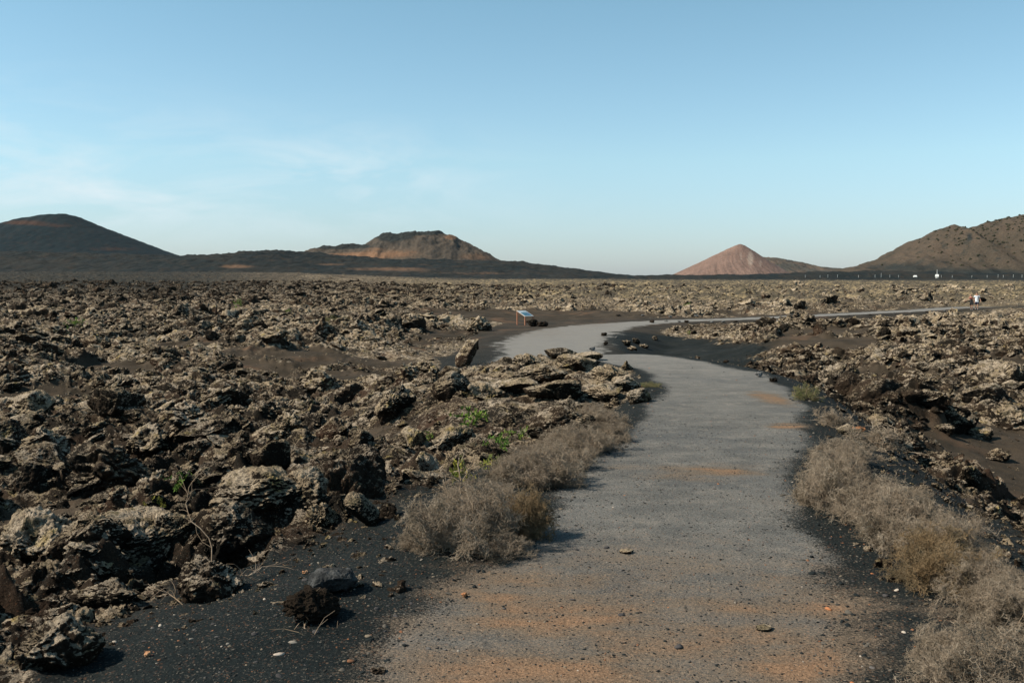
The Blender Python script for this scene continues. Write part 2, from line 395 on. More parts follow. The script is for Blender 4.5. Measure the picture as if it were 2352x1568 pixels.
def make_ground():
    t = NT('volcanic_ground')
    p = t.pos['Position']
    nrm = t.n.new('ShaderNodeSeparateXYZ'); t.l.new(t.pos['Normal'], nrm.inputs[0])
    sp = t.n.new('ShaderNodeSeparateXYZ'); t.l.new(p, sp.inputs[0])
    tread, black, lava, ochre, fartan, fardark = (t.attr(a) for a in ('tread', 'black', 'lava', 'ochre', 'tan', 'dark'))
    grain = t.noise(75, 3, .75); g2 = t.noise(210, 2, .7); soft = t.noise(.7, 4, .6); streak = t.noise(1.6, 7, .72, t.scalev(p, (.8, 1.25, 1)))
    gr = t.math('ADD', t.math('MULTIPLY', grain, .6), t.math('MULTIPLY', g2, .4))
    ash = t.mix(t.step(soft, .35, .65), (.032, .025, .018), (.053, .040, .029))
    ash = t.mix(t.step(t.noise(.28, 4, .6), .56, .70), ash, (.100, .060, .038))
    blk = t.mix(t.step(soft, .35, .65), (.0075, .0105, .011), (.013, .016, .0165))
    pth = t.mix(t.step(streak, .35, .65), (.088, .086, .082), (.135, .128, .119))
    pth = t.mix(t.step(t.noise(.55, 5, .6), .46, .66, 0, .55), pth, (.066, .070, .074))
    pth = t.mix(t.step(t.noise(3.1, 5, .7), .50, .66, 0, .45), pth, (.19, .17, .15))
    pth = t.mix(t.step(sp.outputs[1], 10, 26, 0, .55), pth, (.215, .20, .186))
    col = t.mix(black, ash, blk)
    tr = t.math('ADD', tread, t.math('MULTIPLY', t.math('SUBTRACT', t.noise(3.2, 5, .7), .5), .55))
    tr = t.math('ADD', tr, t.math('MULTIPLY', t.math('SUBTRACT', t.noise(.55, 5, .7), .5), t.step(sp.outputs[1], 12, 45, .5, 1.9)))
    tr = t.math('ADD', tr, t.math('MULTIPLY', t.math('SUBTRACT', gr, .5), 1.9))
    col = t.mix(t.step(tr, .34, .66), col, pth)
    oc = t.math('ADD', ochre, t.math('MULTIPLY', t.math('SUBTRACT', streak, .5), 2.2))
    oc = t.math('MULTIPLY', t.math('ADD', oc, t.math('MULTIPLY', t.math('SUBTRACT', gr, .5), 2.6)), 1.0)
    oc = t.math('MULTIPLY', t.step(oc, .15, 1.3), t.step(ochre, .0, .45))
    col = t.mix(oc, col, t.mix(t.step(t.math('ADD', ochre, t.math('MULTIPLY', t.math('SUBTRACT', streak, .5), 1.7)), .95, 1.75), (.128, .095, .069), (.190, .115, .071)))
    rc, lich = rock_colour(t, t.step(nrm.outputs[2], .35, .95), t.math('ADD', -.28, t.math('MULTIPLY', t.math('SUBTRACT', t.noise(.09, 3, .6), .5), .9)))
    lv = t.math('ADD', lava, t.math('MULTIPLY', t.math('SUBTRACT', t.noise(4.2, 5, .7), .5), .9))
    col = t.mix(t.step(lv, .42, .72), col, rc)
    # the far plain
    fn = t.noise(.05, 8, .72, t.scalev(p, (1, 3.2, 1))); fn2 = t.noise(.35, 5, .7)
    tan = t.mix(t.step(fn2, .40, .60), (.27, .205, .12), (.05, .044, .032))
    tan = t.mix(t.step(fn, .44, .56), tan, (.060, .050, .038))
    col = t.mix(fartan, col, tan)
    drk = t.mix(t.step(fn2, .4, .62), (.018, .020, .019), (.042, .035, .027))
    drk = t.mix(t.step(fn, .60, .70), drk, (.13, .08, .05))
    col = t.mix(fardark, col, drk)
    # grains of lighter and darker stone
    v = t.voro(120, 'Color'); vs = t.n.new('ShaderNodeSeparateColor'); t.l.new(v, vs.inputs[0])
    near = t.step(sp.outputs[1], 2, 30, 1, .40)
    col = t.mix(t.math('MULTIPLY', t.step(vs.outputs[0], .93, .98), t.math('MULTIPLY', near, .16)), col, (.30, .25, .20))
    col = t.mix(t.math('MULTIPLY', t.step(vs.outputs[1], .95, .98), t.math('MULTIPLY', near, .2)), col, (.28, .12, .06))
    mod = t.ramp(gr, [(.32, (.25, .26, .27)), (.5, (.95, .95, .95)), (.68, (2.3, 2.2, 2.1))])
    col = t.mix(t.math('MULTIPLY', near, .85), col, mod, 'MULTIPLY')
    t.l.new(col, t.b.inputs['Base Color'])
    b = t.bump(gr, .8, .012); b = t.bump(t.noise(22, 5, .65), .55, .02, b)
    b = t.bump(t.math('MULTIPLY', t.noise(17, 7, .75), t.step(lv, .42, .72)), 1, .05, b)
    t.l.new(b, t.b.inputs['Normal'])
    return t.m
M_GROUND = make_ground()

# ------------------------------------------------------------------ ground and path: one sheet, split along the path's edge
def axis_theta():
    f = np.arange(-31, 31.001, .060)
    out = [31.0]; s = .06
    while out[-1] < 179: s = min(s * 1.09, 4.0); out.append(out[-1] + s)
    o = np.array(out[1:]); o = 31 + (o - 31) * (180 - 31) / (o[-1] - 31)
    return np.radians(np.concatenate([-o[::-1], f, o[:-1]]))
def axis_r():
    out = [0.35]
    while out[-1] < 9500:
        r = out[-1]
        k = .03 if r < 3 else (.0034 if r < 130 else (.006 if r < 700 else .02))
        out.append(r * (1 + k))
    return np.array(out)
TH = axis_theta(); RR = axis_r()
NTH, NR = len(TH), len(RR)
tt, rr = np.meshgrid(TH, RR)
X = (rr * np.sin(tt)).ravel(); Y = (rr * np.cos(tt)).ravel()
Z = np.empty_like(X); TR = np.empty_like(X); BK = np.empty_like(X); LV = np.empty_like(X); DD = np.empty_like(X)
for i in range(0, len(X), 400000):
    s_ = slice(i, i + 400000)
    Z[s_], TR[s_], BK[s_], LV[s_], DD[s_] = fields(X[s_], Y[s_])
R_ = np.hypot(X, Y); AZ = np.arctan2(X, Y)
OC = .52 * (1 - ss(4.6, 7.6, Y + .5 * fbm2(X / .9, Y / .9, 3, 19))) * ss(-2.0, .1, TR * 2.4 - 1.6 + fbm2(X / .5, Y / .5, 3, 18)) * (TR > .02)
for (px, py, wx, wy, s_) in [(1130, 1350, 150, 45, 1.0), (1290, 1400, 140, 60, .75), (1420, 1460, 260, 70, .5), (1000, 1540, 260, 60, .85), (1230, 1560, 300, 60, .6), (1960, 1385, 100, 45, 1.0), (1880, 1440, 180, 110, .55),
                             (1830, 1560, 200, 60, .55), (1810, 980, 50, 9, 3.0), (1770, 915, 45, 16, 2.0), (1560, 1085, 200, 16, 1.5), (1690, 1075, 80, 10, 1.4), (1820, 1530, 90, 40, .7), (1480, 1300, 330, 90, .42), (2190, 1420, 50, 30, 1.2),
                             (1600, 1500, 420, 120, .38), (1560, 935, 70, 10, .5), (1240, 762, 90, 14, .75), (1350, 745, 70, 8, .7), (1620, 1140, 240, 30, .35)]:
    x0, y0, _z = hit(px, py)
    x1, _, _ = hit(px + wx, py); _, y2, _ = hit(px, py - wy)
    q = ((X - x0) / max(abs(x1 - x0), .05)) ** 2 + ((Y - y0) / max(abs(y2 - y0), .08)) ** 2
    m = q < 6; q = np.clip(q[m] + 1.7 * fbm2(X[m] / .6, Y[m] / .26, 4, 77), 0, 9); OC[m] += .62 * s_ * np.exp(-q * 1.1)
RB = R_ * (1 + .22 * fbm2(X / 90, Y / 90, 3, 61))
TAN = ss(95, 170, R_) * ss(-.25, .05, AZ + .02 * fbm2(X / 40, Y / 40, 2, 5)) * .9
DARK = np.maximum(ss(110, 260, R_) * (1 - ss(-.34, -.10, AZ)), ss(560, 720, RB))
TAN = TAN * (1 - ss(560, 720, RB))
co = np.stack([X, Y, Z], 1)
jj, ii = np.meshgrid(np.arange(NTH), np.arange(NR - 1))
a0 = (ii * NTH + jj).ravel(); a1 = (ii * NTH + (jj + 1) % NTH).ravel()
faces = np.stack([a0, a1, a1 + NTH, a0 + NTH], 1)
onpath = TR[faces].mean(1) > .45
def part_mesh(name, sel):
    fc = faces[sel]; u, inv = np.unique(fc, return_inverse=True); fc = inv.reshape(fc.shape)
    me = mesh_from(name, co[u], fc[:, ::-1], M_GROUND)
    for k, v in (('tread', TR), ('black', BK), ('lava', LV), ('ochre', OC), ('tan', TAN), ('dark', DARK)): attr(me, k, v[u])
    return me
tag(link('ground', part_mesh('ground', ~onpath)), 'dark volcanic ash plain with lava crust', kind='structure')
tag(link('path', part_mesh('path', onpath)), 'trodden grey ash footpath winding away', kind='structure')
del tt, rr, X, Y, Z, TR, BK, LV, DD, R_, AZ, OC, TAN, DARK, co, jj, ii, a0, a1, faces

# ------------------------------------------------------------------ hills
def make_hill_mat(name, a, b, c, freq, stretch=(1, 1, 1), accent=None):
    t = NT(name); p = t.scalev(t.pos['Position'], stretch)
    n1 = t.noise(freq, 7, .66, p); n2 = t.noise(freq * 7, 6, .72); n3 = t.noise(freq * 40, 3, .7)
    col = t.mix(t.step(n1, .40, .60), a, b)
    col = t.mix(t.step(n2, .50, .66), col, c)
    red = t.math('ADD', t.attr('red'), t.math('MULTIPLY', t.math('SUBTRACT', n2, .5), .8))
    col = t.mix(t.math('MULTIPLY', t.step(red, .3, .8), t.step(t.attr('red'), .02, .2)), col, accent or (.25, .11, .06))
    drk = t.math('ADD', t.attr('coal'), t.math('MULTIPLY', t.math('SUBTRACT', n2, .5), .8))
    col = t.mix(t.math('MULTIPLY', t.step(drk, .3, .8), t.step(t.attr('coal'), .02, .2)), col, (.022, .024, .023))
    col = t.mix(.8, col, t.ramp(n3, [(.3, (.55, .55, .55)), (.7, (1.4, 1.4, 1.4))]), 'MULTIPLY')
    t.l.new(col, t.b.inputs['Base Color'])
    return t.m
def hill(name, label, sil, Yc, depth, mat, rough, mode='ridge', cx=None, nx=420, ny=150, reds=(), coals=(), base=-12.0, rill=0.0, gully=0.0):
    S = np.array([P(px, py, Yc) for px, py in sil])
    xs = np.linspace(S[0, 0], S[-1, 0], nx); ys = np.linspace(-depth, depth, ny)
    Xg, Yg = np.meshgrid(xs, ys)
    def sil_h(x): return np.interp(x, S[:, 0], S[:, 2], left=base, right=base)
    hs = blurred = sil_h(xs); 
    if mode == 'cone':
        x0 = P(cx, 600, Yc)[0]
        rho = np.hypot(Xg - x0, Yg); ph = np.arctan2(Yg, Xg - x0)
        w = (1 + np.cos(ph)) / 2
        Zg = w * sil_h(x0 + rho) + (1 - w) * sil_h(x0 - rho)
        g = fbm2(np.cos(ph) * rho / 38, np.sin(ph) * rho / 38 + ph * 6, 4, 9)
        Zg = Zg - gully * .6 * np.abs(g) * np.clip(rho / 120, 0, 1) * np.abs(np.sin(ph))
    else:
        prof = np.cos(np.clip(np.abs(Yg) / depth, 0, 1) * math.pi / 2) ** 1.25
        Sx = sil_h(Xg)
        Zg = base + (Sx - base) * prof
        Zg = Zg - gully * np.abs(fbm2(Xg / 60, Yg / 200, 3, 9)) * np.sin(np.clip(np.abs(Yg) / depth, 0, 1) * math.pi)
    hgt = np.clip((Zg - base) / (S[:, 2].max() - base), 0, 1)
    Zg = Zg + rough * fbm2(Xg / 24, Yg / 24, 5, 31, .62) * (.3 + .7 * hgt)
    if rill: Zg = Zg + rill * fbm2(Xg / 9, Yg / 60, 3, 33)
    co = np.stack([Xg.ravel(), Yg.ravel() + Yc, np.maximum(Zg, base).ravel()], 1)
    J, I = np.meshgrid(np.arange(nx - 1), np.arange(ny - 1)); q = (I * nx + J).ravel()
    me = mesh_from(name, co, np.stack([q, q + 1, q + nx + 1, q + nx], 1), mat)
    for nm, lst in (('red', reds), ('coal', coals)):
        v = np.zeros(len(co))
        for (px, py, wx, wy, s_) in lst:
            ax = (co[:, 0] / co[:, 1]) * FD + 1176; ay = H0 - (co[:, 2] - EYE) / co[:, 1] * FD
            v += s_ * np.exp(-((ax - px) / wx) ** 2 - ((ay - py) / wy) ** 2) * (1 if True else 0)
        attr(me, nm, v)
    return tag(link(name, me), label, kind='structure')

mh1 = make_hill_mat('dark_cinder', (.0045, .0125, .0165), (.008, .0155, .019), (.017, .016, .016), .010, (1, 1, 3.0), (.052, .028, .020))
hill('hill', 'rounded dark cinder cone on the left skyline', [(-520, 650), (-400, 622), (-250, 580), (-120, 545), (0, 519), (40, 506), (95, 495), (125, 492), (152, 492), (180, 499), (230, 521), (300, 549), (360, 573), (400, 587), (460, 602), (560, 640)],
     2500, 620, mh1, 4.0, 'cone', 130, reds=[(60, 512, 70, 7, .8), (150, 520, 60, 6, .55), (300, 545, 60, 10, .4), (260, 572, 120, 8, .55), (60, 560, 90, 9, .35)], gully=10)
mh2 = make_hill_mat('young_lava', (.012, .016, .017), (.022, .022, .020), (.034, .027, .022), .016, (1, 1, 2.0), (.105, .064, .042))
mh3 = make_hill_mat('grey_cinder', (.058, .047, .038), (.080, .060, .045), (.040, .036, .031), .012, (1, 1, 2.0), (.150, .085, .052))
hill('hill', 'flat broken crater with a red right rim', [(560, 625), (640, 595), (700, 582), (722, 572), (745, 566), (765, 567), (790, 561), (812, 563), (838, 563), (850, 556), (866, 548), (880, 540), (893, 535), (912, 537), (935, 537), (955, 534), (990, 532), (1006, 531), (1024, 537),
     (1048, 546), (1060, 554), (1078, 561), (1100, 570), (1118, 580), (1140, 595), (1160, 604), (1250, 622), (1340, 642)], 1700, 250, mh3, 9.0, 'ridge',
     reds=[(820, 588, 90, 9, 1.1), (930, 580, 60, 12, .5), (1100, 590, 60, 14, .6), (1040, 545, 26, 7, .9), (960, 562, 24, 6, .3), (860, 572, 30, 6, .5)], coals=[(905, 543, 46, 10, 1.5), (770, 566, 60, 7, 1.4), (985, 535, 45, 5, 1.4), (830, 566, 30, 5, .7), (900, 560, 22, 8, .4)], gully=8)
hill('hill', 'low black lava plateau along the left skyline', [(-700, 560), (-300, 572), (0, 579), (100, 582), (200, 584), (320, 587), (420, 590), (530, 588), (600, 583), (625, 579), (700, 580), (760, 586), (820, 592), (900, 597), (1000, 598), (1080, 600), (1150, 601), (1200, 604), (1250, 611), (1330, 621), (1400, 630), (1470, 636), (1560, 645)],
     1150, 520, mh2, 6.5, 'ridge', nx=900, ny=260, reds=[(545, 612, 50, 5, .9), (900, 618, 130, 6, .75), (760, 607, 60, 4, .6), (1100, 628, 160, 6, .5), (980, 608, 60, 3, .4)])
mh4 = make_hill_mat('red_cinder', (.150, .096, .078), (.185, .120, .096), (.12, .082, .068), .010, (1, 1, 1), (.25, .19, .155))
hill('hill', 'distant ridge behind the red cone', [(1640, 640), (1700, 600), (1745, 590), (1790, 594), (1840, 604), (1880, 613), (1930, 617), (2000, 619), (2080, 624), (2150, 640)], 2600, 300, make_hill_mat('far_ridge', (.055, .050, .042), (.11, .075, .055), (.045, .042, .038), .01), 6, 'ridge', gully=12)
hill('hill', 'pointed red cinder cone on the skyline', [(1480, 655), (1545, 631), (1600, 606), (1650, 582), (1680, 568), (1690, 564), (1700, 560), (1709, 563), (1735, 580), (1765, 600), (1800, 621), (1830, 640), (1860, 655)], 2200, 330, mh4, 2.5, 'cone', 1700,
     reds=[(1722, 595, 9, 22, .9), (1700, 590, 5, 18, .6), (1745, 606, 6, 12, .6)], coals=[(1590, 622, 30, 5, .35)], gully=9)
mh5 = make_hill_mat('brown_slope', (.052, .041, .031), (.072, .053, .039), (.035, .032, .026), .012, (1, 1, 1.6), (.105, .060, .042))
hill('hill', 'large brown shrub-dotted slope on the right', [(1880, 640), (1925, 622), (1960, 613), (2010, 600), (2060, 578), (2100, 555), (2125, 543), (2150, 531), (2168, 525), (2183, 517), (2200, 527), (2219, 545), (2238, 527), (2262, 511), (2290, 505), (2320, 499), (2352, 494), (2420, 482), (2520, 470), (2640, 476), (2760, 500), (2900, 560), (3000, 640)],
     1350, 230, mh5, 3.5, 'ridge', nx=700, ny=220, reds=[(2310, 525, 70, 22, .4)], coals=[(2222, 545, 10, 14, .8), (2230, 625, 260, 11, .75), (2060, 612, 130, 9, .6), (2290, 590, 26, 22, .45), (2140, 600, 90, 8, .4)], gully=26)
HILL_R = bpy.data.objects[-1] if False else [o for o in sc.objects if o.name.startswith('hill')][-1]
hill('lava_ridge', 'dark lava strip at the foot of the hills', [(1380, 640), (1450, 633), (1550, 632), (1700, 631), (1850, 626), (1990, 622), (2100, 624), (2300, 628), (2500, 628), (2700, 640)], 900, 90, mh2, 3.0, 'ridge', nx=700, ny=60, base=-8)

# ------------------------------------------------------------------ rocks
def ico(sub):
    bm = bmesh.new(); bmesh.ops.create_icosphere(bm, subdivisions=sub, radius=1)
    co = np.array([v.co[:] for v in bm.verts]); f = np.array([[v.index for v in q.verts] for q in bm.faces]); bm.free()
    return co, f
ICO = {s: ico(s) for s in (2, 4, 6)}
def rock_mesh(name, seed, sub, shape=(1, 1, 1), craggy=1.0, facets=12, mat=None):
    d, f = ICO[sub]; rs = np.random.RandomState(seed)
    nrm = rs.randn(facets, 3); nrm /= np.linalg.norm(nrm, axis=1)[:, None]; off = rs.uniform(.55, .95, facets)
    dot = d @ nrm.T
    r = np.where(dot > .12, off / np.maximum(dot, .12), 9).min(1)
    r = np.minimum(r, 1.12)
    sh = np.array(shape); nd = d / sh; nd /= np.linalg.norm(nd, axis=1)[:, None]
    p = d * r[:, None] * sh
    w = np.stack([perlin3(p * 1.7, seed + 1), perlin3(p * 1.7, seed + 2), perlin3(p * 1.7, seed + 3)], 1)
    p = p + w * .24 * craggy
    bl = lambda q, k: np.minimum(np.abs(perlin3(p * q, seed + k)) * 2.2, 1.0) - .5
    dsp = craggy * (.17 * bl(2.1, 5) + .11 * bl(4.3, 6))
    if sub > 3:
        sg = -1.0 if seed % 2 else 1.0
        dsp = dsp + sg * craggy * (.06 * bl(9.2, 7)) - .034 * bl(19, 8)
    if sub > 5:
        dsp = dsp - .020 * bl(38, 9) + .008 * perlin3(p * 80, seed + 10)
    p = p + nd * dsp[:, None]
    p /= np.abs(p).max()
    return mesh_from(name, p, f, mat or M_ROCK, smooth=sub < 6)
BIG = []
for i, (shp, cr, fc) in enumerate([((1, .85, .8), .70, 7), ((1, .7, .48), .38, 8), ((1, .9, .7), .78, 7), ((1, .6, .55), .5, 8), ((.9, 1, .9), .85, 7), ((1, .75, .42), .42, 8), ((1, .8, .7), .28, 7), ((.7, .7, 1), .7, 7)]):
    BIG.append(rock_mesh('lava_rock_mesh', 100 + i * 11, 6, shp, cr, fc))
SMALL = [rock_mesh('small_rock_mesh', 300 + i * 7, 4, shp, cr, 9) for i, (shp, cr) in enumerate([((1, .8, .7), 1.2), ((1, .7, .45), 1.0), ((1, .9, .8), 1.4), ((1, .6, .5), 1.1), ((.8, .8, 1), 1.4), ((1, .8, .4), .8)])]
PEB = [rock_mesh('pebble_mesh', 500 + i * 7, 2, shp, .5, 8) for i, shp in enumerate([(1, .8, .6), (1, .7, .4), (1, .9, .7)])]

rng = np.random.RandomState(11)
def scatter_polar(n, r0, r1, a0=-38, a1=38, power=1.0):
    u = rng.rand(n); r = np.exp(math.log(r0) + u * (math.log(r1) - math.log(r0))) if power == 0 else (r0 ** (2 * power) + u * (r1 ** (2 * power) - r0 ** (2 * power))) ** (1 / (2 * power))
    a = np.radians(rng.uniform(a0, a1, n)); return r * np.sin(a), r * np.cos(a)
def pick_rocks(n, r0, r1, s0, s1, alpha, sink, power=1.0, thr=.35):
    x, y = scatter_polar(n, r0, r1, power=power)
    z, tr, bk, lv, d = fields(x, y)
    keep = (lv > thr + .35 * rng.rand(n)) & (tr < .1) & (rng.rand(n) < 1 - .74 * ss(80, 130, np.hypot(x, y)) * ss(-.1, .1, np.arctan2(x, y)))
    x, y, z, lv = x[keep], y[keep], z[keep], lv[keep]; m = len(x)
    s = s0 * (1 - rng.rand(m) * (1 - (s0 / s1) ** alpha)) ** (-1 / alpha)
    ad = np.abs(d[keep]); sh_ = np.where(d[keep] > 0, bil(G_l, x, y), bil(G_r, x, y)); ins = (x > GX0) & (x < GX1) & (y < GY1)
    s = s * damping(x, y, ad, sh_, np.hypot(x, y), ins) ** .8 * np.where(np.hypot(x, y) < 60, .55 + .45 * lv, 1)
    big_ = (fbm2(x / 9, y / 14, 2, 91) > .12) & (np.hypot(x, y) > 30); s = np.where(big_, s * 1.35, s * .9)
    z = z - s * sink * rng.uniform(.3, 1, m)
    flat = rng.rand(m)
    rot = np.stack([rng.normal(0, .35, m), rng.normal(0, .35, m), rng.normal(.75, .8, m) + 3.14159 * (rng.rand(m) < .5)], 1)
    wild = rng.rand(m) < .35; rot[wild, 0] = rng.uniform(0, 6.28, wild.sum())
    sv = s[:, None] * np.stack([rng.uniform(.85, 1.25, m), rng.uniform(.8, 1.1, m), rng.uniform(.6, 1.15, m)], 1)
    return dict(p=np.stack([x, y, z], 1), r=rot, s=sv)
def cat(*ds): return {k: np.concatenate([d[k] for d in ds]) for k in ('p', 'r', 's')}
def sub(d, m): return {k: d[k][m] for k in d}

def gn_scatter(name, d, meshes, label, seed=0, mat=None):
    """many loose stones as ONE object: points that carry rotation, scale and kind"""
    pc = bpy.data.collections.new(name + '_kinds')
    for k, me in enumerate(meshes):
        o = bpy.data.objects.new('%s_kind_%02d' % (name, k), me); pc.objects.link(o)
    me = bpy.data.meshes.new(name); n_ = len(d['p'])
    me.vertices.add(n_); me.vertices.foreach_set('co', d['p'].astype(np.float32).ravel())
    for k, v in (('rot', d['r']), ('scl', d['s'])):
        a = me.attributes.new(k, 'FLOAT_VECTOR', 'POINT'); a.data.foreach_set('vector', v.astype(np.float32).ravel())
    a = me.attributes.new('kind_id', 'INT', 'POINT'); a.data.foreach_set('value', np.random.RandomState(seed).randint(0, len(meshes), n_).astype(np.int32))
    o = link(name, me)
    ng = bpy.data.node_groups.new(name + '_nodes', 'GeometryNodeTree')
    ng.interface.new_socket('Geometry', in_out='INPUT', socket_type='NodeSocketGeometry')
    ng.interface.new_socket('Geometry', in_out='OUTPUT', socket_type='NodeSocketGeometry')
    N, L = ng.nodes, ng.links
    gi, go = N.new('NodeGroupInput'), N.new('NodeGroupOutput')
    ci = N.new('GeometryNodeCollectionInfo'); ci.inputs['Collection'].default_value = pc
    ci.inputs['Separate Children'].default_value = True; ci.inputs['Reset Children'].default_value = True
    ip = N.new('GeometryNodeInstanceOnPoints'); ip.inputs['Pick Instance'].default_value = True
    def na(nm, t):
        q = N.new('GeometryNodeInputNamedAttribute'); q.data_type = t; q.inputs['Name'].default_value = nm; return q.outputs[0]
    e2r = N.new('FunctionNodeEulerToRotation')
    m2p = N.new('GeometryNodeMeshToPoints')
    L.new(gi.outputs[0], m2p.inputs['Mesh']); L.new(m2p.outputs[0], ip.inputs['Points']); L.new(ci.outputs[0], ip.inputs['Instance'])
    L.new(na('rot', 'FLOAT_VECTOR'), e2r.inputs[0]); L.new(e2r.outputs[0], ip.inputs['Rotation'])
    L.new(na('scl', 'FLOAT_VECTOR'), ip.inputs['Scale']); L.new(na('kind_id', 'INT'), ip.inputs['Instance Index'])
    L.new(ip.outputs[0], go.inputs[0])
    o.modifiers.new('scatter', 'NODES').node_group = ng
    return tag(o, label, kind='stuff')

near_big = pick_rocks(5600, 4.2, 26, .09, .72, 1.2, .5)
mid = pick_rocks(30000, 20, 70, .12, .95, 1.45, .5)
far = pick_rocks(64000, 60, 330, .24, 1.7, 1.7, .5, power=.72, thr=.3)
def proj(d):
    p = d['p']; cp, sp = math.cos(PITCH), math.sin(PITCH)
    dep = p[:, 1] * cp - (p[:, 2] - EYE) * sp
    u = 512 + FPX * p[:, 0] / dep; v = 341 - FPX * (p[:, 1] * sp + (p[:, 2] - EYE) * cp) / dep
    return u, v, FPX * d['s'].max(1) / dep
cand = cat(near_big, mid)
u_, v_, sz = proj(cand)
vis = (u_ > 8) & (u_ < 1016) & (v_ > 5) & (v_ < 672)
order = np.argsort(-np.where(vis, sz, -1)); N_ROCK = 268
chosen = order[:N_ROCK]; restm = np.ones(len(cand['p']), bool); restm[chosen] = False
def where_words(u, v, y):
    if u > 560 and y < 30 or u > 700:
        return 'in the lava field right of the path' if y > 14 else 'below the right shoulder of the path'
    return 'in the lower left corner beside the black ash' if v > 520 else ('in the hollow on the left' if y < 16 else ('on the plain left of the path' if y > 32 else 'in the rubble left of the path'))
for k, i in enumerate(chosen):
    o = link('lava_rock', BIG[rng.randint(len(BIG))], None, cand['p'][i], cand['r'][i], cand['s'][i])
    ww = where_words(u_[i], v_[i], cand['p'][i][1]); big = 'large' if sz[i] > 40 else ('middling' if sz[i] > 25 else 'small')
    tag(o, f'{big} jagged lichen-crusted lava rock {ww}', 'rock', f'{big} lava rocks {ww}')
rest = sub(cand, restm); u2, v2, s2 = proj(rest)
bigm = s2 > 9
gn_scatter('lava_rubble', sub(rest, bigm), BIG, 'jagged lichen-crusted lava rubble filling the fields', 1)
gn_scatter('lava_debris', cat(sub(rest, ~bigm), far), SMALL, 'small broken lava rocks over the whole plain', 2)
def slope_cobbles(n):
    x, y = scatter_polar(n, 6, 22, power=.7); z, tr, bk, lv, d = fields(x, y)
    k = (tr < .15) & (((d < -1.5) & (d > -4.2)) | ((d > 1.1) & (d < 2.6) & (y < 8) & (rng.rand(n) < .3))); x, y, z = x[k], y[k], z[k]; m = len(x)
    s = .014 * (1 - rng.rand(m) * (1 - (.014 / .085) ** 1.5)) ** (-1 / 1.5)
    return dict(p=np.stack([x, y, z], 1), r=rng.uniform(-3, 3, (m, 3)), s=s[:, None] * rng.uniform(.6, 1.1, (m, 3)))
cob = cat(slope_cobbles(9000), pick_rocks(45000, 4.0, 40, .03, .14, 1.4, .3, power=.6, thr=.12), pick_rocks(30000, 5.0, 50, .022, .20, 1.7, .3, power=.6, thr=-.6))
gn_scatter('lava_cobbles', cob, SMALL, 'loose lava cobbles between the rocks', 3)

# pebbles strewn over the ash and the path
t = NT('pebble_stone'); rnd = t.n.new('ShaderNodeObjectInfo').outputs['Random']
t.l.new(t.mix(.5, t.ramp(rnd, [(0, (.055, .05, .05)), (.45, (.10, .09, .085)), (.62, (.22, .19, .16)), (.78, (.32, .13, .06)), (.90, (.36, .30, .25))], True), t.ramp(t.noise(60, 3), [(.3, (.6, .6, .6)), (.7, (1.3, 1.3, 1.3))]), 'MULTIPLY'), t.b.inputs['Base Color'])
M_PEB = t.m
for me in PEB: me.materials.clear(); me.materials.append(M_PEB)
def pebbles(n, r0, r1, s0, s1, on=.28):
    x, y = scatter_polar(n, r0, r1, power=.5); z, tr, bk, lv, d = fields(x, y)
    keep = (np.abs(d) < 4.5) & (lv < .3) & (rng.rand(n) < np.where(tr > .4, on, .9)); x, y, z = x[keep], y[keep], z[keep]; m = len(x)
    s = s0 * (1 - rng.rand(m) * (1 - (s0 / s1) ** 2.2)) ** (-1 / 2.2)
    return dict(p=np.stack([x, y, z + s * .1], 1), r=np.stack([rng.normal(0, .2, m), rng.normal(0, .2, m), rng.uniform(0, 6.28, m)], 1), s=s[:, None] * np.stack([np.ones(m), rng.uniform(.6, 1, m), rng.uniform(.4, .8, m)], 1))
gn_scatter('pebbles', pebbles(9000, 3.0, 26, .005, .030), PEB, 'loose small stones on ash and path', 4)

t = NT('gravel_stone'); rnd = t.n.new('ShaderNodeObjectInfo').outputs['Random']
t.l.new(t.ramp(rnd, [(0, (.014, .017, .018)), (.50, (.04, .037, .033)), (.70, (.085, .074, .062)), (.90, (.15, .12, .09)), (.97, (.17, .08, .045))], True), t.b.inputs['Base Color'])
GRV = [m_.copy() for m_ in PEB]
for me in GRV: me.materials.clear(); me.materials.append(t.m)
g_ = pebbles(100000, 3.4, 12, .0025, .011, .75)
e_ = pebbles(26000, 3.4, 15, .006, .026, 1.0); et = fields(e_['p'][:, 0], e_['p'][:, 1])[1]; e_ = sub(e_, (et > .08) & (et < .72) & (rng.rand(len(et)) < .8))
g_ = cat(g_, e_)
gn_scatter('gravel', g_, GRV, 'fine loose cinder gravel on the path and its edges', 5)

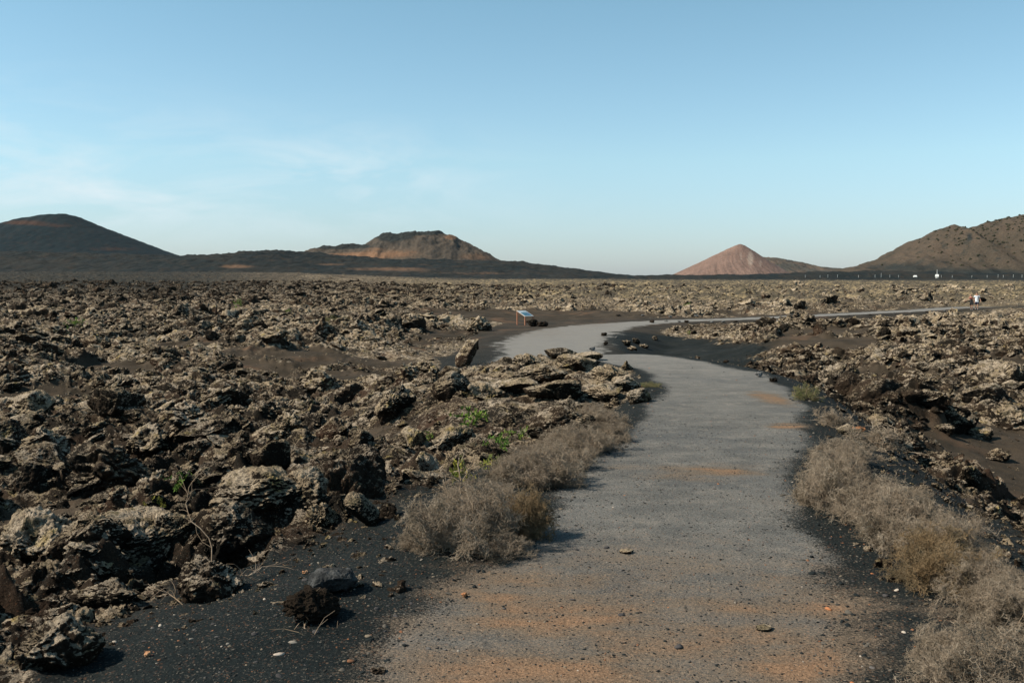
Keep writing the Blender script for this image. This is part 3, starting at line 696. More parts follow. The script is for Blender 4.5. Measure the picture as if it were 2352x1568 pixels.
# ---- rocks one can single out
def place_rock(px, py, w_px, h_px, proto, rot, label, mat=None, sink=.25, depth=1.0, name='lava_rock', subd=6, shape=None, group=None):
    """px, py: middle of its foot in the photograph; w_px, h_px: its width and height there"""
    x, y, z = hit(px, py)
    w = w_px / FD * y / 2; h = h_px / FD * y / 2
    me = proto
    if mat is not None:
        me = proto.copy(); me.materials.clear(); me.materials.append(mat)
    co = np.array([v.co[:] for v in me.vertices]) if False else None
    n_ = len(me.vertices); c = np.empty(n_ * 3, np.float32); me.vertices.foreach_get('co', c); c = c.reshape(-1, 3)
    R = np.array(Euler(rot).to_matrix()); q = c @ R.T
    ext = (q.max(0) - q.min(0)) / 2; mid_ = (q.max(0) + q.min(0)) / 2
    S = Matrix.Diagonal((w / ext[0], w * depth / ext[1], h * (1 + sink) / ext[2], 1))
    M = Matrix.Translation((x, y + w * depth * .6, z + h * (1 - sink))) @ S @ Matrix.Translation(Vector([-v for v in mid_.tolist()])) @ Euler(rot).to_matrix().to_4x4()
    # a sheared matrix cannot live on the object: bake rotation and stretch into its own mesh
    me = me.copy(); me.transform(S @ Euler(rot).to_matrix().to_4x4() @ Matrix.Identity(4)); 
    mid3 = Vector((mid_[0] * w / ext[0], mid_[1] * w * depth / ext[1], mid_[2] * h * (1 + sink) / ext[2]))
    me.transform(Matrix.Translation(-mid3))
    o = link(name, me, None, (x, y + w * depth * .5, z + h * (1 - sink)))
    return tag(o, label, 'rock', group)
cinder = rock_mesh('cinder_mesh', 781, 6, (1, .8, .75), .8, 7, M_ROCK_DARK)
t = NT('grey_basalt'); t.l.new(t.mix(t.step(t.noise(14, 6, .7), .40, .62), (.022, .023, .024), (.062, .062, .062)), t.b.inputs['Base Color']); t.l.new(t.bump(t.noise(45, 6, .7), .6, .01), t.b.inputs['Normal']); M_BASALT = t.m
blocky = rock_mesh('block_mesh', 790, 6, (1, .7, .45), .22, 7)
place_rock(710, 1432, 135, 78, cinder, (.2, .1, .4), 'craggy black cinder lump on black ash with a dry stem before it', M_ROCK_DARK, .12)
place_rock(762, 1368, 118, 62, blocky, (0, .05, .3), 'smooth dark grey angular stone lying just beyond the cinder lump', M_BASALT, .2)
place_rock(905, 962, 100, 78, BIG[0], (.3, 0, .5), 'pale lichen-covered pyramid boulder in the middle of the left field', M_ROCK_PALE, .35)
place_rock(1035, 915, 100, 62, BIG[6], (.1, -.1, .2), 'brown rounded boulder with a black shaded right side', None, .45)
place_rock(1118, 915, 90, 38, BIG[5], (0, 0, 0), 'flat layered slab right of the brown rounded boulder', M_ROCK_PALE, .2)
place_rock(1042, 1040, 105, 60, BIG[1], (0, -.15, .5), 'flat-topped pale block with a black overhung front', M_ROCK_PALE, .25)
place_rock(828, 1212, 82, 80, blocky, (.5, .7, .3), 'pale wedge-shaped slab leaning up in the near left rocks', M_ROCK_PALE, .1)
place_rock(1290, 1010, 165, 75, BIG[3], (0, -.3, .25), 'long dark slab leaning behind the verge shrubs', None, .2)
place_rock(1072, 840, 56, 62, blocky, (.0, -1.05, .5), 'upright leaning slab at the corner of the ash slope', M_ROCK_PALE, .15, .8)
place_rock(215, 1130, 230, 110, BIG[4], (.2, .3, 1.0), 'huge hollowed lava boulder over a black cave', None, .3, .9)
place_rock(60, 1290, 200, 110, BIG[2], (.2, .1, 2.0), 'broad rough boulder at the left edge below the cave', M_ROCK_PALE, .3)
place_rock(470, 1380, 170, 95, BIG[0], (.4, .1, 2.6), 'lichen boulder overhanging a black hole beside the ash', None, .4)
place_rock(120, 1540, 190, 120, BIG[2], (.1, .3, .9), 'blocky lichen-spotted boulder in the bottom left corner', None, .5)
place_rock(300, 1290, 260, 95, BIG[5], (.1, -.2, .5), 'long crusted lava ledge above the black hole', M_ROCK_PALE, .3)
place_rock(600, 1180, 220, 90, BIG[3], (.3, -.2, .4), 'jagged lichen ledge above the black ash slope', M_ROCK_PALE, .25)
for j, (px, py, w, h, q) in enumerate([(2105, 925, 70, 30, 1), (2150, 945, 80, 36, 5), (2190, 960, 60, 28, 3), (2215, 985, 60, 26, 1), (2260, 1010, 70, 28, 5), (2170, 1000, 50, 22, 0), (2300, 1060, 70, 28, 2)]):
    place_rock(px, py, w, h, BIG[q], (.1, .1, j * 1.1), 'low lichen-topped lava block beside the bare ash pocket at the right', M_ROCK_PALE if j % 2 else None, .45, group='low blocks beside the right ash pocket')
place_rock(1100, 760, 60, 36, BIG[2], (.3, .1, .4), 'dark blocky rock left of the information lectern', M_ROCK_PALE, .4)
place_rock(1222, 750, 30, 18, SMALL[0], (0, 0, 0), 'black stone beneath the information lectern', M_ROCK_DARK, .15)
place_rock(1246, 750, 28, 12, SMALL[1], (0, 0, .4), 'flat black stone right of the information lectern', M_ROCK_DARK, .15)
place_rock(620, 790, 70, 38, BIG[0], (.3, .1, 1.4), 'big pale boulder on the far left plain', M_ROCK_PALE, .2)
place_rock(1945, 1000, 42, 26, BIG[6], (0, .2, .4), 'pale stone behind the right verge shrub', M_ROCK_PALE, .15)
t = NT('orange_stone'); t.l.new(t.mix(t.step(t.noise(9, 5), .4, .6), (.30, .13, .06), (.42, .24, .14)), t.b.inputs['Base Color']); M_ORANGE = t.m
place_rock(1974, 993, 36, 14, SMALL[3], (0, 0, -.3), 'orange stone beside the pale stone on the right verge', M_ORANGE, .15)
place_rock(1066, 1372, 16, 12, SMALL[0], (0, 0, .3), 'small orange stone at the foot of the nearest left shrub', M_ORANGE, .1)
place_rock(700, 1318, 14, 8, SMALL[1], (0, 0, .3), 'tiny orange stone on black ash above the dark stones', M_ORANGE, .1)
place_rock(338, 1510, 16, 14, SMALL[2], (0, 0, .3), 'tiny pinkish pebble alone on the black ash', M_ORANGE, .1)
place_rock(868, 1548, 36, 10, SMALL[1], (0, 0, .1), 'flat grey stone near the bottom of the path', None, .2)
place_rock(1440, 1272, 34, 9, SMALL[5], (0, 0, .1), 'flat pale stone in the middle of the path', M_ROCK_PALE, .3)
place_rock(1758, 1450, 40, 10, SMALL[5], (0, 0, .4), 'thin pale stone on the right half of the path', M_ROCK_PALE, .3)
t = NT('grey_stone'); t.l.new(t.mix(t.step(t.noise(12, 5), .4, .6), (.085, .085, .085), (.16, .155, .15)), t.b.inputs['Base Color']); M_GREY = t.m
place_rock(1744, 866, 20, 13, SMALL[0], (0, 0, .3), 'grey stone on the outer edge of the path bend', M_GREY, .15)
place_rock(1778, 878, 20, 10, SMALL[1], (0, 0, .3), 'black stone beside the grey one on the path bend', M_ROCK_DARK, .15)
place_rock(1668, 834, 14, 8, SMALL[2], (0, 0, .3), 'small black stone where the path drops away', M_ROCK_DARK, .15)
place_rock(1360, 806, 16, 10, SMALL[0], (0, 0, .6), 'grey stone just beyond the crest of the path', M_GREY, .15)
place_rock(1392, 793, 12, 9, SMALL[2], (0, 0, .6), 'dark stone above the hollow edge', M_ROCK_DARK, .15)
place_rock(1388, 772, 17, 9, SMALL[4], (0, 0, .6), 'pair of dark stones by the path widening', M_ROCK_DARK, .15)
for j, (px, py, w, h) in enumerate([(1420, 726, 12, 4), (1540, 730, 10, 5), (1600, 729, 12, 4), (1498, 742, 12, 8), (1530, 739, 9, 4), (1560, 740, 8, 4), (1578, 741, 12, 6), (1635, 742, 9, 4), (1662, 741, 10, 4), (1690, 741, 10, 4), (1416, 777, 8, 5), (1476, 727, 8, 4),
                                    (1852, 736, 12, 4), (1790, 740, 12, 5), (1950, 726, 8, 3), (2000, 724, 9, 3), (2055, 721, 8, 3), (2092, 719, 8, 3), (2130, 717, 9, 3), (2170, 715, 8, 3), (2200, 715, 7, 3)]):
    place_rock(px, py, w, h, SMALL[j % 6], (0, 0, j * .7), 'one of the stones set along the far path edge', M_GREY if j % 3 else M_ROCK_DARK, .15, name='border_stone', group='stones along the far path edge')
for j, (px, py, w, h, q) in enumerate([(760, 1090, 80, 58, 1), (700, 1130, 95, 55, 3), (560, 1140, 120, 64, 2), (620, 1075, 95, 60, 5), (945, 1020, 66, 42, 1), (985, 1085, 66, 40, 5), (885, 1190, 52, 34, 0), (735, 1205, 84, 48, 2), (650, 1010, 100, 60, 4), (760, 1010, 90, 50, 3), (430, 1000, 120, 70, 4), (330, 1050, 130, 70, 2), (250, 960, 120, 60, 5), (90, 1060, 130, 80, 7), (50, 960, 120, 60, 3), (520, 1250, 110, 66, 2), (400, 1230, 110, 60, 5)]):
    place_rock(px, py, w, h, BIG[q], (.15, .2 * (j % 3 - 1), j * 1.3), 'large pale-topped lava block heaped in the left field near the ash verge', M_ROCK_PALE if j % 3 else None, .45, group='pale-topped blocks heaped in the near left field')
# the rocky knoll and the hollow's broken stones get a few more big ones
for j, (px, py, w, h, q, ry) in enumerate([(1240, 880, 130, 40, 3, -.2), (1330, 850, 110, 36, 5, -.1), (1180, 905, 120, 36, 1, .1), (1400, 872, 90, 34, 2, .2), (1270, 915, 140, 42, 5, -.15), (1440, 900, 70, 36, 0, .2), (1380, 925, 110, 40, 3, -.2), (1470, 925, 60, 34, 6, .3), (1290, 822, 80, 22, 3, 0), (1350, 828, 70, 20, 1, .1), (1210, 840, 70, 26, 2, .1)]):
    place_rock(px, py, w, h, BIG[q], (.1, ry, j * .9), 'lichen-topped lava slab piled on the knoll left of the path bend', M_ROCK_PALE if j % 2 else None, .25, group='slabs piled on the knoll')
for j, (px, py, w, h) in enumerate([(1440, 795, 24, 14), (1462, 790, 20, 14), (1480, 800, 26, 10), (1452, 806, 22, 12), (1505, 782, 16, 10)]):
    place_rock(px, py, w, h, SMALL[j], (.1, .2, j * .9), 'broken dark stone on the near lip of the ash hollow', None, .2, group='broken stones on the hollow lip')

# ------------------------------------------------------------------ plants
def prism_mesh(name, p0, p1, r0, r1, mat):
    n_ = len(p0); d = p1 - p0; d /= np.linalg.norm(d, axis=1)[:, None] + 1e-9
    up = np.tile([0.31, .22, .93], (n_, 1)); a = np.cross(d, up); a /= np.linalg.norm(a, axis=1)[:, None] + 1e-9; b = np.cross(d, a)
    co = np.empty((n_, 6, 3))
    for k in range(3):
        o = np.cos(k * 2.0944) * a + np.sin(k * 2.0944) * b
        co[:, k] = p0 + o * r0[:, None]; co[:, 3 + k] = p1 + o * r1[:, None]
    base = np.arange(n_)[:, None] * 6
    f = np.concatenate([base + np.array([[k, (k + 1) % 3, 3 + (k + 1) % 3, 3 + k]]) for k in range(3)], 0)
    return mesh_from(name, co.reshape(-1, 3), f, mat, False)
def grow(rs, starts, dirs, length, nseg, wig, r_a, r_b, up=0.0):
    """zigzag shoots: arrays of segments plus the points they pass"""
    n_ = len(starts); p = starts.copy(); d = dirs / (np.linalg.norm(dirs, axis=1)[:, None] + 1e-9); segs = []
    for k in range(nseg):
        d = d + rs.randn(n_, 3) * wig + np.array([0, 0, up]); d /= np.linalg.norm(d, axis=1)[:, None] + 1e-9
        q = p + d * (length / nseg)[:, None]
        ra = r_a + (r_b - r_a) * k / nseg; rb = r_a + (r_b - r_a) * (k + 1) / nseg
        segs.append((p, q, np.full(n_, ra), np.full(n_, rb), d)); p = q
    return segs
def cat_segs(L): return [np.concatenate([s[k] for s in L]) for k in range(5)]
def shrub_meshes(seed, n0=52, n1=10, n2=10, n3=4, thick=.95, mat_t=None, mat_s=None):
    rs = np.random.RandomState(seed)
    az_ = rs.uniform(0, 6.283, n0); el_ = np.arcsin(rs.uniform(.02, 1.0, n0))
    d0 = np.stack([np.cos(az_) * np.cos(el_), np.sin(az_) * np.cos(el_), np.sin(el_)], 1)
    L0 = grow(rs, np.stack([rs.uniform(-.12, .12, n0), rs.uniform(-.12, .12, n0), np.zeros(n0)], 1), d0, rs.uniform(.5, .74, n0) * (1 + .6 * perlin3(d0 * 1.9, seed % 50)), 6, .22, .011 * thick, .005 * thick, .02)
    s0 = cat_segs(L0); out = []
    def kids(segs, m, ln, nseg, wig, ra, rb, tmin=0, back=.45):
        idx = rs.randint(int(len(segs[0]) * tmin), len(segs[0]), m); t_ = rs.rand(m, 1)
        st = segs[0][idx] * (1 - t_) + segs[1][idx] * t_
        rad_ = st / (np.linalg.norm(st, axis=1)[:, None] + 1e-6)
        dd_ = segs[4][idx] * .5 + rad_ * back + rs.randn(m, 3) * .6; dd_[:, 2] += .08
        return cat_segs(grow(rs, st, dd_, ln * rs.uniform(.6, 1.3, m), nseg, wig, ra * thick, rb * thick))
    s1 = kids(s0, n0 * n1, .30, 4, .38, .005, .0032, .25)
    s2 = kids(s1, n0 * n1 * n2, .15, 3, .55, .0030, .0022, .2)
    s3 = kids(s2, n0 * n1 * n2 * n3, .055, 2, .7, .0022, .0014, 0, .3)
    tw = [np.concatenate([a, b, c]) for a, b, c in zip(s1, s2, s3)]
    zc = lambda p: np.stack([p[:, 0], p[:, 1], np.maximum(p[:, 2], .003)], 1)
    def dome(p):
        L = np.linalg.norm(p, axis=1)[:, None]; return p * np.where(L > .78, (.80 + (L - .80) * .7) / np.maximum(L, 1e-6), 1)
    zc_ = zc; zc = lambda p: zc_(dome(p))
    return (prism_mesh('twigs', zc(tw[0]), zc(tw[1]), tw[2], tw[3], mat_t), prism_mesh('stems', zc(s0[0]), zc(s0[1]), s0[2], s0[3], mat_s))
def twig_mat(name, a, b, c):
    t = NT(name); t.b.inputs['Roughness'].default_value = .8
    oc = t.n.new('ShaderNodeTexCoord').outputs['Object']
    col = t.mix(t.step(t.noise(2.3, 3, .6, oc), .42, .60), a, b); col = t.mix(t.step(t.noise(9, 3, .6), .52, .66), col, c)
    t.l.new(col, t.b.inputs['Base Color']); return t.m
M_TW = twig_mat('dry_twig', (.25, .195, .145), (.165, .13, .095), (.34, .275, .21))
M_TW2 = twig_mat('rusty_twig', (.20, .135, .075), (.155, .115, .07), (.25, .18, .11))
M_TWG = twig_mat('greenish_twig', (.15, .14, .07), (.20, .17, .08), (.10, .11, .045))
M_STEM = twig_mat('woody_stem', (.22, .16, .11), (.16, .12, .09), (.28, .22, .17))
SHR = [shrub_meshes(900, mat_t=M_TW, mat_s=M_STEM), shrub_meshes(901, mat_t=M_TW, mat_s=M_STEM), shrub_meshes(903, 56, 11, 10, 4, mat_t=M_TW2, mat_s=M_STEM)]
LITE = shrub_meshes(907, 26, 6, 6, 3, 1.7, M_TW, M_STEM)
LITG = shrub_meshes(909, 26, 6, 6, 3, 1.9, M_TWG, M_STEM)
SPARSE = shrub_meshes(911, 20, 5, 5, 3, .8, M_TW, M_STEM)
def shrub(px, py, w_px, h_px, kind, label, rot=0.0, deep=1.0, y=None, group=None, name='dry_shrub'):
    x, yy, z = hit(px, py)
    w = w_px / FD * yy / 2; h = h_px / FD * yy * .80; w = w * 1.16
    root = tag(link(name, None, None, (x, yy + w * deep * .6, H(x, yy + w * deep * .6) - .02), (0, 0, rot), (w / .86, w * deep / .86, h / .86)), label, 'shrub', group)
    tw, st = kind
    link('twigs', tw, root); link('stems', st, root)
    return root
S0, S1, S2 = SHR
shrub(1075, 1288, 300, 215, S0, 'nearest grey dry shrub left of the path, spreading onto black ash', .3, .8)
shrub(1185, 1245, 170, 165, S2, 'rust-brown dry shrub touching the grey one at the path edge', 1.3, 1.0)
shrub(1000, 1240, 150, 110, S1, 'loose grey shrub behind and left of the nearest left shrub', 2.3, 1.0)
shrub(1250, 1128, 200, 120, S1, 'grey-brown shrub at the second bend of the left path edge', 4.0, 1.0)
shrub(1165, 1120, 130, 95, S0, 'pale dry shrub behind the second left verge shrub', 5.0, 1.0)
shrub(1355, 1048, 160, 90, S0, 'low olive-grey shrub on the left path edge before the knoll', 2.0, 1.1)
shrub(1295, 1030, 110, 66, S1, 'small grey shrub squeezed between leaning slab and verge', 1.0, 1.1)
shrub(1395, 985, 110, 55, S1, 'farthest low shrub on the left path edge below the knoll', .8, 1.2)
shrub(1500, 890, 60, 22, LITG, 'tiny olive tuft at the path edge beside the knoll', .8, 1.2)
shrub(1953, 1180, 215, 185, S0, 'tallest grey dry shrub on the right path edge', .9, 1.1)
shrub(1958, 1075, 150, 80, S1, 'grey shrub behind the tallest right verge shrub', 2.9, 1.1)
shrub(2088, 1265, 240, 180, S1, 'grey-brown shrub second along the right path edge', 2.1, 1.0)
shrub(2208, 1375, 270, 190, S2, 'dark brown shrub third along the right path edge', 3.4, 1.0)
shrub(2178, 1330, 200, 190, S0, 'pale twiggy shrub crowded between the second and third right shrubs', 5.4, 1.0)
shrub(2358, 1480, 300, 190, S0, 'wide grey shrub at the right edge of the picture', 4.4, .9)
shrub(2328, 1660, 420, 250, S1, 'big grey shrub filling the bottom right corner', .4, .8)
for j_, (px, py, w_, h_, kd) in enumerate([(2015, 1215, 190, 130, S1), (1900, 1165, 120, 90, S1), (1920, 1110, 130, 90, S0), (2145, 1300, 180, 130, S0), (2275, 1400, 190, 150, S1), (2075, 1190, 170, 110, S0), (2170, 1265, 160, 110, S1), (2260, 1345, 170, 120, S0), (2350, 1420, 160, 130, S1), (2210, 1560, 200, 140, S0)]):
    shrub(px, py, w_, h_, kd, 'dry grey-brown cushion filling the row of right verge shrubs', j_ * 1.7, 1.1, group='cushions filling the right verge row')
for j_, (px, py, w_, h_, kd) in enumerate([(1130, 1180, 150, 90, S1), (1060, 1170, 130, 80, S0), (1300, 1085, 150, 85, S0), (1220, 1075, 120, 70, S1), (1410, 1020, 90, 60, S0), (950, 1265, 90, 60, S1), (1370, 955, 90, 40, S0), (1150, 1290, 150, 80, S1)]):
    shrub(px, py, w_, h_, kd, 'low dry cushion filling the row of left verge shrubs', j_ * 1.3, 1.1, group='cushions filling the left verge row')
shrub(1925, 985, 95, 66, LITE, 'small rounded shrub where the right verge rocks begin', 0, 1.2)
shrub(2040, 1042, 160, 88, LITE, 'grey shrub on the black slope behind the pale stone', 1.0, 1.2)
shrub(1862, 922, 66, 66, LITG, 'yellow-green bush on the black right shoulder of the path', 1.0, 1.2)
shrub(2255, 1235, 130, 90, SPARSE, 'sparse bare-twigged shrub on the right black slope', 1.9, 1.0)
shrub(2075, 985, 20, 18, SPARSE, 'tiny straw tuft on the right black slope', 1.9, 1.0)
shrub(770, 742, 70, 34, LITG, 'yellow-green bush on the middle of the left plain', 2.0, 1.2)
shrub(500, 708, 60, 14, LITG, 'low yellowish bush far out on the left plain', 3.0, 1.2)

def leaf_mat(name, a, b):
    t = NT(name); t.b.inputs['Roughness'].default_value = .6
    rnd = t.noise(9, 2, .5); t.l.new(t.mix(t.step(rnd, .42, .58), a, b), t.b.inputs['Base Color'])
    t.b.inputs['Transmission Weight'].default_value = 0.0; return t.m
M_LEAF = leaf_mat('green_leaf', (.085, .16, .030), (.16, .22, .04))
M_LEAFY = leaf_mat('yellow_leaf', (.24, .21, .04), (.14, .17, .04))
def leafy_meshes(seed, nst, nleaf, leaf_len, arch, mat_l):
    rs = np.random.RandomState(seed); a_ = rs.uniform(0, 6.283, nst); e_ = rs.uniform(.35, 1.35, nst)
    d0 = np.stack([np.cos(a_) * np.cos(e_), np.sin(a_) * np.cos(e_), np.sin(e_)], 1)
    s0 = cat_segs(grow(rs, np.zeros((nst, 3)), d0, rs.uniform(.6, 1.0, nst), 6, .16, .012, .006, arch))
    s1i = rs.randint(len(s0[0]) // 3, len(s0[0]), nst * 4)
    s1 = cat_segs(grow(rs, s0[1][s1i], s0[4][s1i] + rs.randn(nst * 4, 3) * .6, rs.uniform(.12, .35, nst * 4), 3, .25, .006, .003, arch))
    st = [np.concatenate([a, b]) for a, b in zip(s0, s1)]
    m = nleaf; li = rs.randint(len(s0[0]) // 2, len(st[0]), m); base = st[1][li]
    d = st[4][li] + rs.randn(m, 3) * .8; d /= np.linalg.norm(d, axis=1)[:, None]
    sd = np.cross(d, rs.randn(m, 3)); sd /= np.linalg.norm(sd, axis=1)[:, None]; nn = np.cross(d, sd)
    Ln = leaf_len * rs.uniform(.6, 1.3, m)[:, None]
    co = np.stack([base, base + d * Ln * .5 + sd * Ln * .17, base + d * Ln - nn * Ln * .12, base + d * Ln * .5 - sd * Ln * .17], 1).reshape(-1, 3)
    f = np.arange(m * 4).reshape(-1, 4)
    return mesh_from('leaves', co, f, mat_l, False), prism_mesh('stems', st[0], st[1], st[2], st[3], M_STEM)
LF1 = leafy_meshes(41, 7, 620, .13, -.05, M_LEAF); LF2 = leafy_meshes(43, 6, 420, .12, -.03, M_LEAFY); LF3 = leafy_meshes(47, 9, 700, .10, .02, M_LEAF)
def plant(px, py, w_px, h_px, kind, label, rot=0.0, group=None):
    x, y, z = hit(px, py); w = w_px / FD * y / 2 / .75; h = h_px / FD * y / .85
    root = tag(link('leafy_plant', None, None, (x, y + .05, z - .03), (0, 0, rot), (w, w, h)), label, 'plant', group)
    link('leaves', kind[0], root); link('stems', kind[1], root)
    return root
plant(1075, 975, 95, 62, LF1, 'bright green leafy plant beside the dark rock in the left field', .4)
plant(1140, 1035, 70, 60, LF1, 'green plant growing between pale slabs above the verge shrubs', 1.4)
plant(1200, 1010, 60, 48, LF1, 'small green plant beneath the long leaning slab', 2.4)
plant(1065, 1125, 95, 90, LF2, 'thin yellow-leaved plant on pale rock above the nearest shrub', 3.4)
plant(1130, 1085, 70, 50, LF2, 'yellowing plant with reddish stems left of the verge shrubs', 1.1)
plant(985, 1015, 36, 34, LF1, 'small green tuft against the left end of the flat-topped block', .2)
plant(405, 1128, 80, 46, LF1, 'green leafy plant in the dark hollow on the left', .9)
plant(352, 1170, 60, 34, LF2, 'small yellow-green plant at the mouth of the cave', 1.9)
plant(172, 757, 54, 24, LF3, 'green bush on the left plain behind the first ash saddle', 1.9)
plant(547, 712, 26, 22, LF3, 'upright green bush far out on the left plain', .5)
plant(662, 720, 18, 10, LF3, 'small dark green bush behind the pale boulder on the plain', .5)
plant(1583, 770 - 1, 14, 8, LF3, 'tiny green tuft at the lava edge beyond the hollow', .5)
plant(1582, 771 - 5, 12, 6, LF2, 'tiny yellow tuft at the lava edge beyond the hollow', .5)
plant(1580, 706, 26, 10, LF3, 'bright green patch of leaves in the lava beyond the bend', .5)
def bare_stem(pts, label, r=.010):
    """pts: photograph points from the root up, all at the distance of the root"""
    x, y, z = hit(*pts[0]); W = np.array([P(px, py, y + .1 * k) for k, (px, py) in enumerate(pts)]); W[0, 2] = z - .03
    t_ = np.linspace(0, len(W) - 1, 3 * len(W)); C = np.stack([np.interp(t_, range(len(W)), W[:, k]) for k in range(3)], 1)
    C[1:-1] += rng.randn(len(C) - 2, 3) * .006
    q = np.linspace(r, r * .4, len(C))
    main = [C[:-1], C[1:], q[:-1], q[1:]]
    m = 14; i = rng.randint(len(C) // 3, len(C) - 1, m); d = (C[i + 1] - C[i]); d /= np.linalg.norm(d, axis=1)[:, None] + 1e-9
    s = cat_segs(grow(rng, C[i], d + rng.randn(m, 3) * .7, rng.uniform(.06, .22, m), 3, .3, r * .4, r * .2))
    al = [np.concatenate([a, b]) for a, b in zip(main, s[:4])]
    o = link('bare_stem', prism_mesh('bare_stem', al[0] - C[0], al[1] - C[0], al[2], al[3], M_STEM), None, C[0])
    return tag(o, label, 'dry plant')
bare_stem([(492, 1380), (505, 1330), (480, 1240), (425, 1170), (440, 1110), (462, 1065)], 'tall thin bare stem rising from the black hole', .0045)
bare_stem([(430, 1390), (400, 1370), (340, 1340)], 'short grey dead branch lying left of the black hole', .005)
bare_stem([(500, 1370), (540, 1335), (590, 1315), (640, 1290)], 'pale dead branch right of the black hole', .005)
bare_stem([(705, 1452), (700, 1430), (690, 1405)], 'small dry stem in front of the cinder lump', .006)
bare_stem([(1240, 1020), (1243, 980), (1248, 945)], 'single reddish dry stem before the long leaning slab', .008)
bare_stem([(1063, 1190), (1060, 1120), (1055, 1050)], 'dark upright stem behind the nearest left shrub', .010)
bare_stem([(1040, 1200), (1028, 1150), (1018, 1100)], 'pale upright stem among the nearest left shrub twigs', .007)
bare_stem([(690, 1478), (712, 1470), (735, 1474)], 'small sprig of pale dry stalks on black ash', .006)

# ------------------------------------------------------------------ information lectern
def simple_mat(name, c, rough=.7, metal=0.0, noise=0.15):
    t = NT(name); t.b.inputs['Roughness'].default_value = rough; t.b.inputs['Metallic'].default_value = metal; t.b.inputs['Specular IOR Level'].default_value = .4
    t.l.new(t.mix(1.0, c, t.ramp(t.noise(8, 4), [(.3, (1 - noise,) * 3), (.7, (1 + noise,) * 3)]), 'MULTIPLY'), t.b.inputs['Base Color']); return t.m
def box_bm(bm, c, s, R=Matrix.Identity(3)):
    M = Matrix.Translation(c) @ R.to_4x4() @ Matrix.Diagonal((s[0], s[1], s[2], 1))
    return bmesh.ops.create_cube(bm, size=1, matrix=M)['verts']
def bm_obj(name, bm, mat, parent=None, loc=(0, 0, 0), bevel=0.0, smooth=False):
    if bevel: bmesh.ops.bevel(bm, geom=bm.edges[:], offset=bevel, segments=2, affect='EDGES')
    me = bpy.data.meshes.new(name); bm.to_mesh(me); bm.free(); me.materials.append(mat)
    if smooth: me.polygons.foreach_set('use_smooth', [True] * len(me.polygons))
    return link(name, me, parent, loc)
M_RUST = simple_mat('rusted_post', (.33, .14, .08), .8)
M_STEEL = simple_mat('panel_steel', (.42, .36, .32), .6)
bx_, by_, bz_ = hit(1188, 746)
lec = tag(link('information_lectern', None, None, (bx_, by_, bz_)), 'slanted blue and white information panel on rust-orange posts', 'sign')
u = Vector((.60, .50, 0)); v = Vector((.57, -.62, 0)); hb, hf = .98, .62
corners = [Vector((0, 0, 0)), u, v, u + v]
for i_, c in enumerate(corners):
    zt = hb if i_ < 2 else hf; zg = H(bx_ + c.x, by_ + c.y) - bz_ - .15
    bm = bmesh.new(); box_bm(bm, (c.x, c.y, (zt + zg) / 2), (.075, .075, zt - zg), Matrix.Rotation(math.atan2(u.y, u.x), 3, 'Z'))
    bm_obj('post', bm, M_RUST, lec, bevel=.006)
a3 = Vector((u.x, u.y, 0)); b3 = Vector((v.x, v.y, hf - hb)); nrm = a3.cross(b3).normalized(); nrm = nrm if nrm.z > 0 else -nrm
cen = Vector((0, 0, hb + .03)) + (a3 + b3) / 2
def slab(name, au, av, du, dv, th, off, mat, par, bev=.003):
    """a board on the slanted plane: centre au, av; size du, dv as shares of its sides"""
    bm = bmesh.new(); eu, ev = a3.normalized(), b3.normalized()
    R = Matrix((eu, ev, nrm)).transposed()
    box_bm(bm, cen + a3 * au + b3 * av + nrm * off, (a3.length * du, b3.length * dv, th), R)
    return bm_obj(name, bm, mat, par, bevel=bev)
slab('frame', 0, 0, 1.12, 1.10, .035, 0, M_STEEL, lec)
pn = slab('panel', 0, .02, 1.02, .98, .012, .022, simple_mat('panel_white', (.36, .41, .45), .5), lec)
slab('header_band', 0, -.40, .96, .10, .004, .0305, simple_mat('panel_pale_blue', (.24, .34, .42), .5), pn, 0)
slab('photo_print', -.02, .15, .94, .58, .004, .0305, simple_mat('panel_blue', (.03, .11, .17), .8, 0, .35), pn, 0)
slab('text_block', .20, -.27, .50, .05, .004, .0305, simple_mat('panel_dark', (.10, .14, .18), .4), pn, 0)
slab('text_block', .24, .08, .26, .12, .003, .0345, simple_mat('panel_purple', (.12, .10, .22), .4), pn, 0)

# ------------------------------------------------------------------ the two walkers
M_SKIN = simple_mat('skin', (.38, .20, .135), .6, 0, .05); M_TEE = simple_mat('white_cloth', (.62, .64, .68), .85, 0, .06)
M_NAVY = simple_mat('navy_cloth', (.015, .022, .045), .85); M_BLK = simple_mat('black_cloth', (.012, .012, .014), .85); M_RED = simple_mat('red_cloth', (.35, .04, .03), .8)
M_HAIRD = simple_mat('dark_hair', (.035, .02, .014), .7); M_HAIRB = simple_mat('auburn_hair', (.22, .08, .04), .7); M_SHOE = simple_mat('shoe', (.25, .25, .27), .8)
def skin_obj(name, nodes, edges, mat, parent=None, root=0, sub=2):
    me = bpy.data.meshes.new(name); me.from_pydata([n_[0] for n_ in nodes], edges, []); me.materials.append(mat)
    o = link(name, me, parent)
    md = o.modifiers.new('skin', 'SKIN'); md.use_smooth_shade = True
    for i_, n_ in enumerate(nodes):
        r_ = n_[1] if isinstance(n_[1], tuple) else (n_[1], n_[1]); me.skin_vertices[0].data[i_].radius = r_
    me.skin_vertices[0].data[root].use_root = True
    o.modifiers.new('sub', 'SUBSURF').render_levels = sub; o.modifiers['sub'].levels = sub
    # settle the grown surface into a plain mesh
    dg = bpy.context.evaluated_depsgraph_get(); ev = o.evaluated_get(dg); m2 = bpy.data.meshes.new_from_object(ev); o.modifiers.clear(); o.data = m2
    return o
